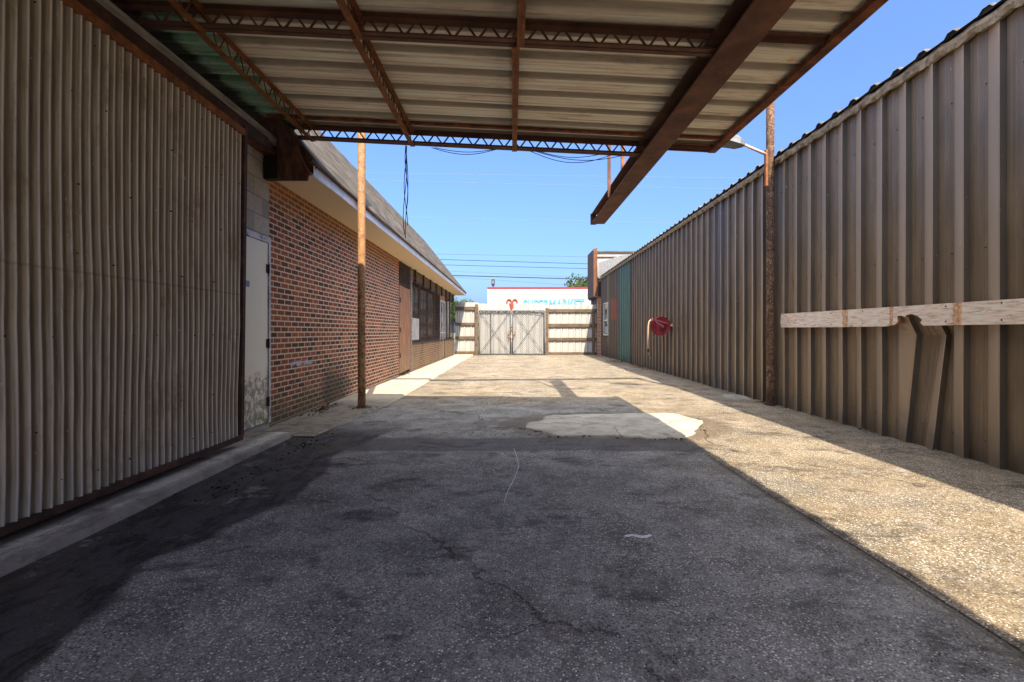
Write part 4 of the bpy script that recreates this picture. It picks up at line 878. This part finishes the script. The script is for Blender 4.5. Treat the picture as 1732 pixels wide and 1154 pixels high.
# ------------------------------------------------------------------ wires
def power(n, yl, yr, Y, r, mat, label, xl=740, xr=993):
    sl_ = (yr-yl)/(xr-xl); pts = []
    for k in range(25):
        px_ = -900+k*150; py_ = yl+(px_-xl)*sl_+2.0e-6*(px_-900)**2*-1+0; q = P(px_, py_, Y); pts.append(q)
    o = MB().tube(pts, r, 5).build('power_line', mat); tag(o, label, 'power line', 'power lines across the sky')
power(0, 294.5, 298, 30, .008, M['pale_wire'], 'thin pale power line, highest of all the lines across the sky')
power(1, 307.5, 314, 30, .008, M['pale_wire'], 'thin pale power line, second from the top across the sky')
power(2, 369, 374, 34, .010, M['pale_wire'], 'lone thin pale power line midway up the sky below the beam end')
power(3, 430, 434.5, 42, .012, M['grey_pipe'], 'thin grey power line, first of the low group above the gate')
power(4, 439, 446.5, 42, .022, M['wire'], 'dark power line, second of the low group above the gate')
power(5, 448, 454.5, 42, .020, M['wire'], 'dark power line, third of the low group above the gate')
power(6, 458, 470, 44, .010, M['grey_pipe'], 'faint thin power line just above the thickest dark line')
power(7, 465.5, 472.5, 42, .036, M['wire'], 'thickest dark power line low over the supermarket')
power(8, 467, 484.5, 46, .012, M['grey_pipe'], 'lowest thin power line sloping down toward the supermarket roof')
def strand(m, pts, r=.0045): m.tube(pts, r, 5)
m = MB()
for k in range(4):
    rnd = random.Random(k+20); pts = []; L = (1.06, .95, .80, 1.1)[k]
    for j in range(14):
        t = j/13; pts.append((-1.262+.018*math.sin(t*6+k*1.9)*(.5+t*.8)+.006*(k-1.5), 6.10+.02*math.cos(t*4+k), 3.37-t*L))
    strand(m, pts)
tag(m.build('hanging_wires', M['wire']), 'bundle of loose black wires hanging down from the carport edge over the shingle roof', 'wires')
m = MB()
for a, b_, dip in ((730, 846, 11), (735, 846, 7)):
    strand(m, [P(a+(b_-a)*t/12, 250+dip*math.sin(math.pi*t/12)+(1.0*t/12), 6.16) for t in range(13)])
tag(m.build('drooping_wires', M['wire']), 'shorter loop of black wires drooping below the left middle of the carport edge', 'wires')
m = MB()
for a, b_, dip in ((890, 1046, 20), (895, 1075, 16), (900, 1030, 11)):
    strand(m, [P(a+(b_-a)*t/12, 253+dip*math.sin(math.pi*t/12)+(5.0*t/12), 6.16) for t in range(13)])
tag(m.build('drooping_wires', M['wire']), 'longer loop of black wires drooping below the carport edge near the steel beam', 'wires')

# ------------------------------------------------------------------ small things on the ground
def scatter(name, spots, mat, label, cat, leaf=False):
    m = MB()
    for cx_, cy_, rx, ry_, n, s0, s1 in spots:
        for k in range(n):
            a = random.uniform(0, 6.28); r = abs(random.gauss(0, .5)); x = cx_+math.cos(a)*r*rx; y = cy_+math.sin(a)*r*ry_; s_ = random.uniform(s0, s1); z = gz(x, y)+(.055 if x < -1.95 and y > 5.8 else 0)
            if leaf:
                t = random.uniform(0, 3.1); c_, d_ = math.cos(t)*s_, math.sin(t)*s_; lift = random.uniform(.2, .8)*s_
                m.quad((x-c_, y-d_, z+.003), (x+d_*.4, y-c_*.4, z+.004+lift), (x+c_, y+d_, z+.004+lift*.6), (x-d_*.4, y+c_*.4, z+.004))
            else: m.blob((x, y, z+s_*.25), (s_, s_*.8, s_*.5))
    o = m.build(name, mat); o['kind'] = 'stuff'; o['label'] = label; o['category'] = cat; return o
scatter('leaf_litter', [(4.05, 8.2, .25, .5, 70, .012, .03), (4.12, 16.5, .25, 2.0, 260, .02, .05), (3.95, 19.6, .5, .8, 160, .02, .055), (-2.15, 7.35, .3, .25, 60, .012, .03), (-2.7, 7.3, .15, .8, 160, .012, .035), (-2.75, 13.2, .2, .8, 60, .02, .04), (4.08, 6.0, .1, 2.0, 90, .01, .025)], M['dry_leaf'], 'brown dead leaves and grit gathered along the wall bases', 'leaf litter', True)
scatter('rubble', [(.75, 5.72, .9, .05, 60, .006, .020), (1.6, 5.75, .25, .15, 14, .01, .024), (-2.15, 5.3, .3, .35, 14, .005, .012), (3.2, 15.3, .5, .6, 14, .015, .03)], M['chip'], 'small broken bits of concrete beside the white patch and the curb slab', 'rubble')
scatter('asphalt_crumbs', [(-2.1, 5.2, .25, .6, 60, .004, .014), (-2.1, 3.8, .25, 1.2, 60, .004, .012), ]+[(q_[0]+random.uniform(-.1, .1), q_[1]-.02, .14, .05, random.choice((2, 5, 9)), .004, .015) for q_ in pp if q_[1] < 6.15], M['black'], 'crumbs of broken black asphalt along the curb slab', 'asphalt crumbs')
gxx, gyy = gx(1080, 909)
m = MB()
for k in range(16):
    t = k/15; m.blob((gxx-.065+.13*t, gyy+.012*math.sin(t*7), gz(gxx, gyy)+.001), (.017, .013*(1.2-abs(t-.5)), .005))
tag(m.build('plaster_splash', M['fascia']), 'small dried white plaster splash lying on the asphalt in front of the white patch', 'plaster')
m = MB(); c = (3.93, 9.0, 0)
m.grid(lambda i, j: (c[0]+(.02, .15, .24, .30)[j]*math.cos(i/20*6.283)*.75*(1+.15*nz(i % 20, j, 0, .7)), c[1]+(.02, .15, .24, .30)[j]*1.35*math.sin(i/20*6.283), (.045, .04, .025, -.005)[j]), 21, 4)
tag(m.build('concrete_lump', M['slab'], smooth=True), 'low grey concrete lump at the foot of the bronze wall beyond the right pole', 'concrete lump')

sp = [gx(a, b_) for a, b_ in ((869, 758), (873, 768), (876, 780), (877, 791), (871, 808), (863, 822), (857, 836), (853, 850))]
tag(MB().tube([(a, b_, gz(a, b_)+.001) for a, b_ in sp], .0022, 5).build('scrape_mark', M['fascia']), 'thin pale raised line drawing a scrape arc on the asphalt in front of the white patch', 'scrape_mark')  # white scrape on the asphalt, modelled as a thin raised tube
